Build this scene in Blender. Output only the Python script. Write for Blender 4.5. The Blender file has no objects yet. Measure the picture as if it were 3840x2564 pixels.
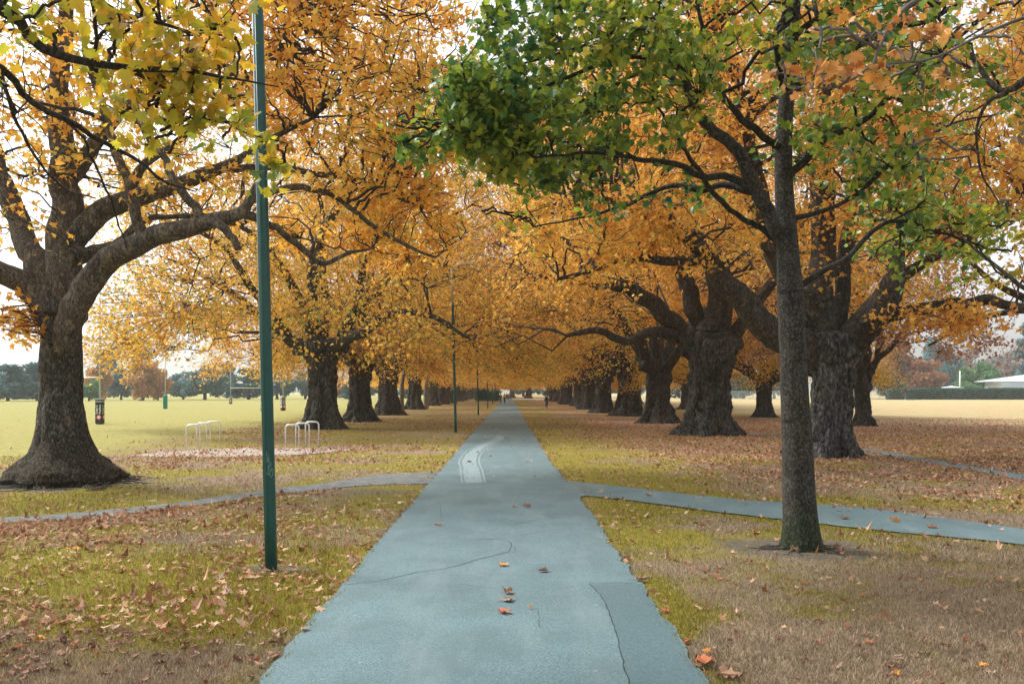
import bpy, math, random
import numpy as np
from mathutils import Vector, Matrix

R = np.random.default_rng(11)
random.seed(11)
SC = bpy.context.scene
COL = SC.collection
F, VX, HY, EYE = 2000.0, 1165.0, 898.0, 1.9      # focal length, vanishing point and horizon (photo units), eye height
rad = math.radians


def at(px, py, d):
    """a point of the place: where the line of sight to it meets the distance d"""
    return np.array([(px - VX) / F * d, d, EYE - (py - HY) / F * d])


def gp(px, py):
    d = EYE * F / (py - HY)
    return np.array([(px - VX) / F * d, d, 0.0])


# ------------------------------------------------------------------ noise
def vnoise(p):
    p = np.asarray(p, float)
    fl = np.floor(p)
    i = fl.astype(np.int64)
    f = p - fl
    u = f * f * (3 - 2 * f)

    def h(a, b, c):
        n = (a * 73856093) ^ (b * 19349663) ^ (c * 83492791)
        n = (n ^ (n >> 13)) * 1274126177
        n = (n ^ (n >> 16)) & 0x7FFFFFFF
        n = (n * 1103515245 + 12345) & 0x7FFFFFFF
        return ((n >> 8) & 0xFFFF) / 65535.0
    x, y, z = i[..., 0], i[..., 1], i[..., 2]
    r = 0
    for dx in (0, 1):
        wx = u[..., 0] if dx else 1 - u[..., 0]
        for dy in (0, 1):
            wy = u[..., 1] if dy else 1 - u[..., 1]
            for dz in (0, 1):
                wz = u[..., 2] if dz else 1 - u[..., 2]
                r = r + wx * wy * wz * h(x + dx, y + dy, z + dz)
    return r


def fbm(p, o=3):
    p = np.asarray(p, float)
    s, a, t = 0, 1.0, 0
    for k in range(o):
        s = s + a * vnoise(p * 2 ** k + 17.3 * k)
        t += a
        a *= .5
    return s / t


def n2(x, y, sc, o=3, off=0.0):
    x = np.asarray(x, float)
    return fbm(np.stack([x * sc + off, np.asarray(y, float) * sc + off * 1.7, np.zeros_like(x) + off], -1), o)


def sstep(a, b, x):
    t = np.clip((x - a) / (b - a), 0, 1)
    return t * t * (3 - 2 * t)


# ------------------------------------------------------------------ mesh helpers
def make_mesh(name, V, faces, mat=None, smooth=False):
    V = np.ascontiguousarray(np.asarray(V, np.float32).reshape(-1, 3))
    me = bpy.data.meshes.new(name)
    me.vertices.add(len(V))
    me.vertices.foreach_set('co', V.ravel())
    faces = [np.asarray(f, np.int32) for f in faces if len(f)]
    nl = sum(f.size for f in faces)
    npoly = sum(len(f) for f in faces)
    me.loops.add(nl)
    me.polygons.add(npoly)
    me.loops.foreach_set('vertex_index', np.concatenate([f.ravel() for f in faces]))
    st, o = [], 0
    for f in faces:
        k = f.shape[1]
        st.append(o + np.arange(len(f)) * k)
        o += f.size
    me.polygons.foreach_set('loop_start', np.concatenate(st).astype(np.int32))
    me.polygons.foreach_set('use_smooth', np.full(npoly, bool(smooth)))
    me.update(calc_edges=True)
    if mat:
        me.materials.append(mat)
    return me


def link(name, me, parent=None, loc=None):
    o = bpy.data.objects.new(name, me)
    COL.objects.link(o)
    if parent is not None:
        o.parent = parent
    if loc is not None:
        o.location = loc
    return o


def obj(name, V, faces, mat, parent=None, smooth=False, loc=None):
    return link(name, make_mesh(name, V, faces, mat, smooth), parent, loc)


def tag(o, label=None, cat=None, group=None, kind=None):
    if label: o['label'] = label
    if cat: o['category'] = cat
    if group: o['group'] = group
    if kind: o['kind'] = kind
    return o


def empty(name, loc=(0, 0, 0), rz=0.0, **k):
    o = bpy.data.objects.new(name, None)
    COL.objects.link(o)
    o.location = loc
    o.rotation_euler = (0, 0, rz)
    o.empty_display_size = .3
    return tag(o, **k)


def copy_tree(o, parent=None):
    c = o.copy()
    COL.objects.link(c)
    c.parent = parent
    for ch in list(o.children):
        copy_tree(ch, c)
    return c


class MB:
    """collects shapes, links them as ONE mesh object"""
    def __init__(s):
        s.V, s.F, s.n = [], {}, 0

    def add(s, V, faces):
        V = np.asarray(V, float).reshape(-1, 3)
        for f in faces:
            f = np.asarray(f, int)
            if len(f):
                s.F.setdefault(f.shape[1], []).append(f + s.n)
        s.V.append(V)
        s.n += len(V)
        return s

    def box(s, c, d, rz=0.0, bev=0.0):
        x, y, z = [k / 2 for k in d]
        b = min(bev, x * .9, y * .9, z * .9)
        if b <= 0:
            V = [(i * x, j * y, k * z) for k in (-1, 1) for i, j in ((-1, -1), (1, -1), (1, 1), (-1, 1))]
            Fs = [[(0, 3, 2, 1), (4, 5, 6, 7), (0, 1, 5, 4), (1, 2, 6, 5), (2, 3, 7, 6), (3, 0, 4, 7)]]
        else:
            rings = []
            for zz, ins in ((-z, b), (-z + b, 0), (z - b, 0), (z, b)):
                a, c2 = x - ins, y - ins
                rings.append([(-a + b, -c2, zz), (a - b, -c2, zz), (a, -c2 + b, zz), (a, c2 - b, zz), (a - b, c2, zz), (-a + b, c2, zz), (-a, c2 - b, zz), (-a, -c2 + b, zz)])
            V = [p for r in rings for p in r]
            q = [(k * 8 + i, k * 8 + (i + 1) % 8, k * 8 + 8 + (i + 1) % 8, k * 8 + 8 + i) for k in range(3) for i in range(8)]
            Fs = [q, [tuple(range(7, -1, -1)), tuple(range(24, 32))]]
        V = np.array(V, float)
        cs, sn = math.cos(rz), math.sin(rz)
        W = V.copy()
        W[:, 0] = V[:, 0] * cs - V[:, 1] * sn
        W[:, 1] = V[:, 0] * sn + V[:, 1] * cs
        return s.add(W + np.array(c, float), Fs)

    def tube(s, pts, r, sides=10, cap=True):
        V, Fs = tube(pts, r, sides, cap)
        return s.add(V, Fs)

    def ball(s, c, r, n=10, m=7):
        c = np.array(c, float)
        r = np.array(r if hasattr(r, '__len__') else (r, r, r), float)
        V = []
        for i in range(m + 1):
            t = math.pi * i / m
            for j in range(n):
                a = 2 * math.pi * j / n
                V.append((math.sin(t) * math.cos(a), math.sin(t) * math.sin(a), math.cos(t)))
        q = [(i * n + j, (i + 1) * n + j, (i + 1) * n + (j + 1) % n, i * n + (j + 1) % n) for i in range(m) for j in range(n)]
        return s.add(np.array(V) * r + c, [q])

    def build(s, name, mat, parent=None, smooth=False, loc=None):
        return obj(name, np.concatenate(s.V), [np.concatenate(f) for f in s.F.values()], mat, parent, smooth, loc)


def frames(P):
    """P (m,n,3): tangents and two side vectors"""
    T = np.gradient(P, axis=1)
    T /= np.linalg.norm(T, axis=2, keepdims=True) + 1e-9
    ch = P[:, -1] - P[:, 0]
    ch /= np.linalg.norm(ch, axis=1, keepdims=True) + 1e-9
    ref = np.where(np.abs(ch[:, 2:3]) > .75, np.array([[1., 0, 0]]), np.array([[0, 0, 1.]]))
    ref = ref - (ref * ch).sum(1, keepdims=True) * ch
    ref /= np.linalg.norm(ref, axis=1, keepdims=True)
    U = ref[:, None] - (T * ref[:, None]).sum(2, keepdims=True) * T
    U /= np.linalg.norm(U, axis=2, keepdims=True) + 1e-9
    W = np.cross(T, U)
    return T, U, W


def tubes(P, r, sides=4):
    m, n, _ = P.shape
    T, U, W = frames(P)
    a = np.arange(sides) / sides * 2 * np.pi
    V = P[:, :, None] + r[:, :, None, None] * (np.cos(a)[:, None] * U[:, :, None] + np.sin(a)[:, None] * W[:, :, None])
    idx = np.arange(m * n * sides).reshape(m, n, sides)
    A = idx[:, :-1, :]
    B = np.roll(A, -1, 2)
    C = idx[:, 1:, :]
    D = np.roll(C, -1, 2)
    q = np.stack([A, B, D, C], -1).reshape(-1, 4)
    return V.reshape(-1, 3), q


def tube(pts, r, sides=10, cap=True):
    P = np.asarray(pts, float)[None]
    r = np.broadcast_to(np.asarray(r, float), (P.shape[1],))[None]
    V, q = tubes(P, r, sides)
    Fs = [q]
    if cap:
        n = P.shape[1]
        Fs.append(np.array([list(range(sides))[::-1], list(range((n - 1) * sides, n * sides))]))
    return V, Fs


def spline(pts, n):
    P = np.asarray(pts, float)
    if len(P) < 3:
        t = np.linspace(0, 1, n)[:, None]
        return P[0] * (1 - t) + P[-1] * t
    E = np.vstack([2 * P[0] - P[1], P, 2 * P[-1] - P[-2]])
    L = np.r_[0, np.cumsum(np.linalg.norm(np.diff(P[:, :3], axis=0), axis=1) + 1e-6)]
    s = np.linspace(0, L[-1], n)
    k = np.clip(np.searchsorted(L, s, 'right') - 1, 0, len(P) - 2)
    t = ((s - L[k]) / (L[k + 1] - L[k]))[:, None]
    a, b, c, d = E[k], E[k + 1], E[k + 2], E[k + 3]
    o = .5 * (2 * b + (c - a) * t + (2 * a - 5 * b + 4 * c - d) * t ** 2 + (3 * b - a - 3 * c + d) * t ** 3)
    if o.shape[1] > 3:
        o[:, 3:] = P[k][:, 3:] * (1 - t) + P[k + 1][:, 3:] * t
    return o


# ------------------------------------------------------------------ materials
def lin(*c):
    return tuple(((v / 255) / 12.92 if v <= 10 else ((v / 255 + .055) / 1.055) ** 2.4) for v in c) + (1,)


class NT:
    def __init__(s, name):
        s.m = bpy.data.materials.new(name)
        s.m.use_nodes = True
        s.t = s.m.node_tree
        s.t.nodes.clear()
        s.out = s.t.nodes.new('ShaderNodeOutputMaterial')

    def n(s, kind, **k):
        nd = s.t.nodes.new('ShaderNode' + kind)
        for a, v in k.items():
            if a[0] == '_':
                setattr(nd, a[1:], v)
            else:
                key = a.replace('__', ' ')
                i = nd.inputs[int(key[1:])] if key[0] == 'i' and key[1:].isdigit() else nd.inputs[key]
                if isinstance(v, bpy.types.NodeSocket):
                    s.t.links.new(v, i)
                else:
                    i.default_value = v
        return nd

    def ramp(s, fac, stops, mode='LINEAR'):
        nd = s.n('ValToRGB')
        nd.color_ramp.interpolation = mode
        e = nd.color_ramp.elements
        while len(e) < len(stops):
            e.new(.5)
        for k, (p, c) in enumerate(stops):
            e[k].position = p
            e[k].color = c if hasattr(c, '__len__') and len(c) == 4 else ((tuple(c) + (1,)) if hasattr(c, '__len__') else (c, c, c, 1))
        s.t.links.new(fac, nd.inputs[0])
        return nd.outputs[0]

    def mix(s, f, a, b, mode='MIX'):
        nd = s.n('Mix', _data_type='RGBA', _blend_type=mode)
        for i, v in ((0, f), (6, a), (7, b)):
            if isinstance(v, bpy.types.NodeSocket):
                s.t.links.new(v, nd.inputs[i])
            else:
                nd.inputs[i].default_value = v
        return nd.outputs[2]

    def math(s, op, a, b=0.0, clamp=False):
        nd = s.n('Math', _operation=op, _use_clamp=clamp)
        for i, v in ((0, a), (1, b)):
            if isinstance(v, bpy.types.NodeSocket):
                s.t.links.new(v, nd.inputs[i])
            else:
                nd.inputs[i].default_value = v
        return nd.outputs[0]

    def noise(s, vec, scale, detail=4, rough=.6):
        return s.n('TexNoise', Vector=vec, Scale=scale, Detail=detail, Roughness=rough).outputs[0]

    def bump(s, h, strength, dist):
        return s.n('Bump', Height=h, Strength=strength, Distance=dist).outputs[0]

    def done(s, shader):
        s.t.links.new(shader, s.out.inputs[0])
        return s.m


def plain(name, col, rough=.6, metal=0.0, var=.15, scale=6.0, spec=.4):
    t = NT(name)
    co = t.n('TexCoord').outputs['Object']
    f = t.noise(co, scale, 5)
    c = t.mix(t.ramp(f, [(.3, 0.0), (.7, 1.0)]), tuple(v * (1 - var) for v in col[:3]) + (1,), tuple(min(1, v * (1 + var)) for v in col[:3]) + (1,))
    b = t.n('BsdfPrincipled', Base__Color=c, Roughness=rough, Metallic=metal)
    b.inputs['Specular IOR Level'].default_value = spec
    return t.done(b.outputs[0])


def leaf_mat(name, stops, transl=.45, clump=.35, clump_w=.35, rough=.5, spec=.35, tint=None):
    """every leaf has its own colour; sprays of leaves turn together"""
    t = NT(name)
    geo = t.n('NewGeometry')
    inf = t.n('ObjectInfo')
    co = t.n('TexCoord').outputs['Object']
    mp = t.n('VectorMath', _operation='ADD', i0=co, i1=t.n('CombineXYZ', X=t.math('MULTIPLY', inf.outputs['Random'], 90.0)).outputs[0]).outputs[0]
    nz = t.ramp(t.noise(mp, clump, 3, .55), [(.3, 0.0), (.7, 1.0)])
    v = t.math('ADD', t.math('MULTIPLY', geo.outputs['Random Per Island'], 1 - clump_w), t.math('MULTIPLY', nz, clump_w))
    c = t.ramp(v, stops)
    br = t.math('ADD', t.math('MULTIPLY', t.math('FRACT', t.math('MULTIPLY', geo.outputs['Random Per Island'], 37.7)), .5), .75)
    c = t.n('VectorMath', _operation='SCALE', i0=c, Scale=br).outputs[0]
    b = t.n('BsdfPrincipled', Base__Color=c, Roughness=rough)
    b.inputs['Specular IOR Level'].default_value = spec
    if tint:
        b.inputs['Specular Tint'].default_value = tint
    tr = t.n('BsdfTranslucent', Color=c)
    mx = t.n('MixShader', i0=transl, i1=b.outputs[0], i2=tr.outputs[0])
    return t.done(mx.outputs[0])


def bark_mat(name, dark, mid, light, patch=0.0, patch_col=(.4, .36, .28, 1), moss=None, scale=3.0, zst=.35, bump=.6, rings=False):
    t = NT(name)
    co = t.n('TexCoord').outputs['Object']
    st = t.n('Mapping', Vector=co, Scale=(1, 1, zst)).outputs[0]
    n1 = t.noise(st, scale, 8, .68)
    n2_ = t.noise(co, scale * .45, 4, .6)
    vo = t.n('TexVoronoi', Vector=st, Scale=scale * 4.5, _feature='DISTANCE_TO_EDGE').outputs[0]
    cr = t.ramp(vo, [(0.0, 0.0), (.16, 1.0)])
    c = t.ramp(n1, [(.28, dark), (.5, mid), (.72, light)])
    c = t.mix(t.math('MULTIPLY', t.ramp(n2_, [(.4, 0.0), (.62, 1.0)]), .55), c, mid, 'MIX')
    c = t.mix(t.math('MULTIPLY', t.math('SUBTRACT', 1.0, cr), .55), c, dark)
    if patch:
        pn = t.noise(t.n('Mapping', Vector=co, Scale=(1, 1, .55)).outputs[0], 6.5, 3, .6)
        pm = t.ramp(pn, [(.60 - .25 * patch, 0.0), (.63 - .25 * patch, 1.0)])
        c = t.mix(t.math('MULTIPLY', pm, .85), c, patch_col)
    if rings:
        w = t.noise(t.n('Mapping', Vector=co, Scale=(1.2, 1.2, 9)).outputs[0], 1.3, 5, .6)
        c = t.mix(t.ramp(w, [(.60, 0.0), (.68, .75)]), c, dark)
    if moss:
        z = t.n('SeparateXYZ', Vector=co).outputs[2]
        zz = t.math('ADD', z, t.math('MULTIPLY', t.noise(co, 3.5, 4), 1.0))
        c = t.mix(t.ramp(t.math('DIVIDE', zz, moss[1]), [(.45, 1.0), (1.0, 0.0)]), c, moss[0])
    n3 = t.noise(st, scale * 5.5, 5, .75)
    c = t.mix(t.ramp(n3, [(.40, .75), (.56, 0.0)]), c, tuple(v * .55 for v in dark[:3]) + (1,))
    c = t.mix(t.ramp(n3, [(.54, 0.0), (.68, .8)]), c, light)
    hue = t.ramp(t.noise(co, scale * .5, 3, .5), [(.35, (.92, 1.0, 1.05, 1)), (.65, (1.08, 1.0, .88, 1))])
    c = t.mix(.8, c, hue, 'MULTIPLY')
    hh = t.math('ADD', t.math('ADD', t.math('MULTIPLY', n1, 1.0), t.math('MULTIPLY', n3, .5)), t.math('MULTIPLY', cr, .35))
    b = t.n('BsdfPrincipled', Base__Color=c, Roughness=.9, Normal=t.bump(hh, bump, .06))
    b.inputs['Specular IOR Level'].default_value = .2
    return t.done(b.outputs[0])


M = {}
ORANGE = [(.02, (.36, .15, .04)), (.14, (.66, .27, .04)), (.36, (.86, .45, .06)), (.60, (.92, .56, .11)), (.76, (.78, .58, .10)), (.90, (.48, .46, .10)), (1.0, (.22, .34, .12))]
M['plane_leaf'] = leaf_mat('plane_leaf', ORANGE, .5)
M['plane_leaf_olive'] = leaf_mat('plane_leaf_olive', [(.02, (.40, .18, .04)), (.25, (.78, .38, .05)), (.52, (.82, .50, .08)), (.75, (.50, .44, .07)), (1.0, (.24, .33, .09))], .5)
M['plane_leaf_rust'] = leaf_mat('plane_leaf_rust', [(.02, (.30, .12, .035)), (.14, (.62, .25, .045)), (.38, (.85, .44, .07)), (.64, (.90, .56, .12)), (.80, (.72, .54, .11)), (.92, (.40, .40, .08)), (1.0, (.20, .32, .10))], .5)
M['rust_leaf'] = leaf_mat('rust_leaf', [(.0, (.20, .065, .02)), (.25, (.42, .14, .03)), (.5, (.58, .27, .05)), (.75, (.50, .24, .09)), (.88, (.55, .38, .06)), (1.0, (.32, .36, .06))], .4)
M['gold_leaf'] = leaf_mat('gold_leaf', [(.0, (.64, .26, .03)), (.28, (.72, .42, .03)), (.55, (.46, .40, .03)), (.8, (.30, .34, .04)), (1.0, (.14, .28, .10))], .5, clump=.7, clump_w=.5, tint=(.6, 1, 1, 1), rough=.4, spec=.5)
M['maple_leaf'] = leaf_mat('maple_leaf', [(.0, (.015, .075, .05)), (.2, (.035, .12, .035)), (.4, (.14, .22, .025)), (.64, (.33, .38, .035)), (.84, (.60, .46, .045)), (1.0, (.82, .40, .05))], .42, clump=.5, clump_w=.55, tint=(.5, 1, 1, 1), rough=.38, spec=.6)
M['plane_bark'] = bark_mat('plane_bark', (0.0112, 0.0112, 0.0112, 1), (0.0921, 0.0870, 0.0804, 1), (0.2093, 0.1976, 0.1809, 1), scale=2.4, moss=None, bump=1.0)
M['left_bark'] = bark_mat('left_bark', (0.0179, 0.0165, 0.0153, 1), (0.0988, 0.0892, 0.0748, 1), (0.3029, 0.2709, 0.2152, 1), scale=5, moss=((.045, .034, .015, 1), 1.9), bump=.9)
M['limb_bark'] = bark_mat('limb_bark', (0.0375, 0.0315, 0.0270, 1), (0.1275, 0.1050, 0.0810, 1), (0.2250, 0.1875, 0.1500, 1), patch=.12, patch_col=(.24, .19, .14, 1), scale=5, bump=.5)
M['limb_dark'] = bark_mat('limb_dark', (0.0216, 0.0192, 0.0168, 1), (0.0720, 0.0600, 0.0480, 1), (0.1440, 0.1200, 0.0936, 1), patch=.05, patch_col=(.17, .14, .105, 1), scale=3.5, bump=.5)
M['twig_bark'] = plain('twig_bark', (.038, .03, .025), .9, var=.4, scale=3)
M['pale_twig'] = plain('pale_twig', (.11, .095, .085), .9, var=.35, scale=3)
M['maple_bark'] = bark_mat('maple_bark', (0.0161, 0.0161, 0.0149, 1), (0.0756, 0.0688, 0.0591, 1), (0.1444, 0.1350, 0.1184, 1), scale=7, zst=.7, moss=((.028, .045, .016, 1), 1.15), bump=.35, rings=True)
M['maple_limb'] = bark_mat('maple_limb', (0.0144, 0.0134, 0.0126, 1), (0.0468, 0.0414, 0.0360, 1), (0.0900, 0.0810, 0.0720, 1), scale=7, bump=.3)
M['pale_bark'] = bark_mat('pale_bark', (.10, .09, .08, 1), (.27, .24, .21, 1), (.42, .38, .33, 1), scale=5, bump=.3)
M['green_paint'] = plain('green_paint', (.002, .065, .056), .36, var=.15, scale=9, spec=.5)
M['grey_metal'] = plain('grey_metal', (.42, .44, .45), .45, .6, .1)
M['steel'] = plain('steel', (.66, .68, .68), .38, .55, .08)
M['white_paint'] = plain('white_paint', (.80, .83, .83), .5, 0, .05)
M['pad_black'] = plain('pad_black', (.018, .035, .04), .5, 0, .15)
M['pad_green'] = plain('pad_green', (.0, .22, .19), .6, 0, .15)
M['pad_red'] = plain('pad_red', (.55, .03, .06), .5, 0, .1)
M['scrawl'] = plain('scrawl', (.45, .75, .72), .5, 0, .1)
M['galv'] = plain('galv', (.50, .60, .60), .5, .3, .1)
M['concrete'] = plain('concrete', (.45, .42, .40), .9, 0, .15, 3)


def dark(nm, stops, transl=.25, clump=.3):
    M[nm] = leaf_mat(nm, stops, transl, clump, .45, .6, .3)


dark('hazed_cedar_leaf', [(0, (.012, .08, .085)), (.5, (.03, .13, .13)), (1, (.07, .19, .17))])  # paler teal: part of the distance haze is put into the leaf colour
dark('hedge_leaf', [(0, (.010, .055, .045)), (.5, (.025, .10, .075)), (1, (.07, .15, .09))], clump=.8)
dark('hazed_leaf', [(0, (.04, .12, .14)), (.5, (.09, .20, .22)), (1, (.16, .26, .26))])  # bluish paleness of far haze is mixed into these leaf colours
dark('bright_leaf', [(0, (.03, .13, .05)), (.5, (.09, .24, .09)), (1, (.24, .36, .14))], .35)
dark('amber_leaf', [(0, (.30, .13, .04)), (.5, (.52, .26, .08)), (.85, (.55, .36, .12)), (1, (.20, .22, .08))], .4)
dark('russet_leaf', [(0, (.26, .11, .06)), (.5, (.45, .22, .12)), (1, (.52, .32, .16))], .4)
dark('mauve_leaf', [(0, (.14, .10, .10)), (.5, (.24, .18, .17)), (1, (.30, .24, .18))], .3)

# ------------------------------------------------------------------ leaves
def half(pts):
    """outline of one half of a leaf (from the stalk to the tip), mirrored about the midrib"""
    P = np.array(pts, float)
    n = len(P)
    L = P[1:-1].copy()
    L[:, 0] *= -1
    V = np.vstack([P, L])
    f1 = list(range(n))
    f2 = [0] + [n - 1] + [n + k for k in range(n - 3, -1, -1)]
    return V, [np.array([f1[::-1]]), np.array([f2[::-1]])]


LEAF_HI = half([(0, 0), (.14, -.12), (.36, -.10), (.30, .04), (.50, .10), (.34, .20), (.62, .42), (.40, .40), (.42, .54), (.22, .50), (.24, .74), (.10, .72), (0, 1)])
LEAF_MID = half([(0, 0), (.36, -.08), (.24, .16), (.56, .40), (.22, .48), (0, 1)])
LEAF_LOW = half([(0, 0), (.46, .16), (.34, .58), (0, 1)])
LEAF_KITE = half([(0, 0), (.42, .45), (0, 1)])


def leaf_geo(pos, size, tm, up=.6, droop=.5, rg=R, fold=.25, curl=.25, lean=None):
    N = len(pos)
    T, Fs = tm
    nz = rg.normal(size=(N, 3)) + np.array([0, 0, up])
    if lean is not None:
        nz += lean
    nz /= np.linalg.norm(nz, axis=1, keepdims=True)
    d = rg.normal(size=(N, 3)) + np.array([0, 0, -droop])
    d -= (d * nz).sum(1, keepdims=True) * nz
    d /= np.linalg.norm(d, axis=1, keepdims=True)
    x = np.cross(d, nz)
    fo = rg.normal(0, fold, (N, 1)) + .15
    cu = rg.normal(0, curl, (N, 1)) + .15
    lz = fo * np.abs(T[:, 0])[None] - cu * (T[:, 1] ** 2)[None]
    wx = rg.uniform(.8, 1.15, (N, 1, 1))
    s = size[:, None, None]
    V = pos[:, None] + s * (wx * T[None, :, 0, None] * x[:, None] + T[None, :, 1, None] * d[:, None] + lz[:, :, None] * nz[:, None])
    k = len(T)
    base = (np.arange(N) * k)[:, None, None]
    return V.reshape(-1, 3), [(f[None] + base).reshape(-1, f.shape[1]) for f in Fs]


def grow(nodes, nr, targets, n, k_r, rmin, arch=.12, wob=.12, rg=R, down=1.6, rtip=None):
    """each target is reached by a curved shoot from the nearest older wood"""
    M_ = len(targets)
    P = np.zeros((M_, n, 3))
    r = np.zeros((M_, n))
    t = np.linspace(0, 1, n)
    for a in range(0, M_, 400):
        tg = targets[a:a + 400]
        D = tg[:, None] - nodes[None]
        dz = D[..., 2]
        cost = np.sqrt((D ** 2).sum(2)) + np.where(dz < 0, -dz * (down - 1), 0)
        j = cost.argmin(1)
        p0 = nodes[j]
        L = np.linalg.norm(tg - p0, axis=1)
        c = p0 + (tg - p0) * .5 + rg.normal(size=(len(tg), 3)) * (wob * L)[:, None]
        c[:, 2] += arch * L
        tt = t[None, :, None]
        B = (1 - tt) ** 2 * p0[:, None] + 2 * tt * (1 - tt) * c[:, None] + tt ** 2 * tg[:, None]
        jit = rg.normal(size=B.shape) * (.035 * L)[:, None, None]
        jit[:, 0] = 0
        jit[:, -1] = 0
        P[a:a + 400] = B + jit
        r0 = np.minimum(np.minimum(nr[j] * .75, k_r * L + rmin), .055)
        rt = rmin if rtip is None else rtip
        r[a:a + 400] = r0[:, None] + (rt - r0)[:, None] * t[None] ** .8
    return P, np.maximum(r, rmin * .5)


def blobs(spec, n, rg=R, gap=None, shell=.4):
    """points in ellipsoids given as (centre, radii, weight); gap = (scale, threshold) leaves openings"""
    w = np.array([s[2] for s in spec], float)
    w /= w.sum()
    out, have = [], 0
    while have < n:
        k = rg.choice(len(spec), size=n, p=w)
        v = rg.normal(size=(n, 3))
        v /= np.linalg.norm(v, axis=1, keepdims=True)
        v *= rg.uniform(shell ** 3, 1, (n, 1)) ** (1 / 3)
        c = np.array([s[0] for s in spec])[k]
        rr = np.array([s[1] for s in spec])[k]
        p = c + v * rr
        if gap:
            m = fbm(p * gap[0] + 5.1, 2) + rg.normal(0, .05, n) > gap[1]
            p = p[m]
        p = p[p[:, 2] > .6]
        out.append(p)
        have += len(p)
    return np.concatenate(out)[:n]


def limb_obj(pts, parent, mat, base, sides=12, noise=.10, n=None, name='limb'):
    """pts rows (x,y,z,r) in the world; returns the sampled nodes (local)"""
    P = np.asarray(pts, float).copy()
    P[:, :3] -= base
    n = n or max(10, len(P) * 5)
    S = spline(P, n)
    S[1:-1, :3] += (fbm(np.stack([np.arange(n) * .35 + P[0, 0], np.full(n, P[-1, 2]), np.zeros(n)], -1))[1:-1, None] - .5) * (S[1:-1, 3:4] * .9 + .05)
    V, q = tubes(S[None, :, :3], S[None, :, 3], sides)
    ax = np.repeat(S[:, :3], sides, 0)
    rr = np.repeat(S[:, 3], sides)
    dv = V - ax
    V = ax + dv * (1 + noise * 2 * (fbm(V * 2.3 + 3.3, 3) - .5) + noise * 1.2 * (fbm(V * 7.0, 2) - .5))[:, None]
    end = np.array([list(range((n - 1) * sides, n * sides))])
    obj(name, V, [q, end], mat, parent, True)
    return S


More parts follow.
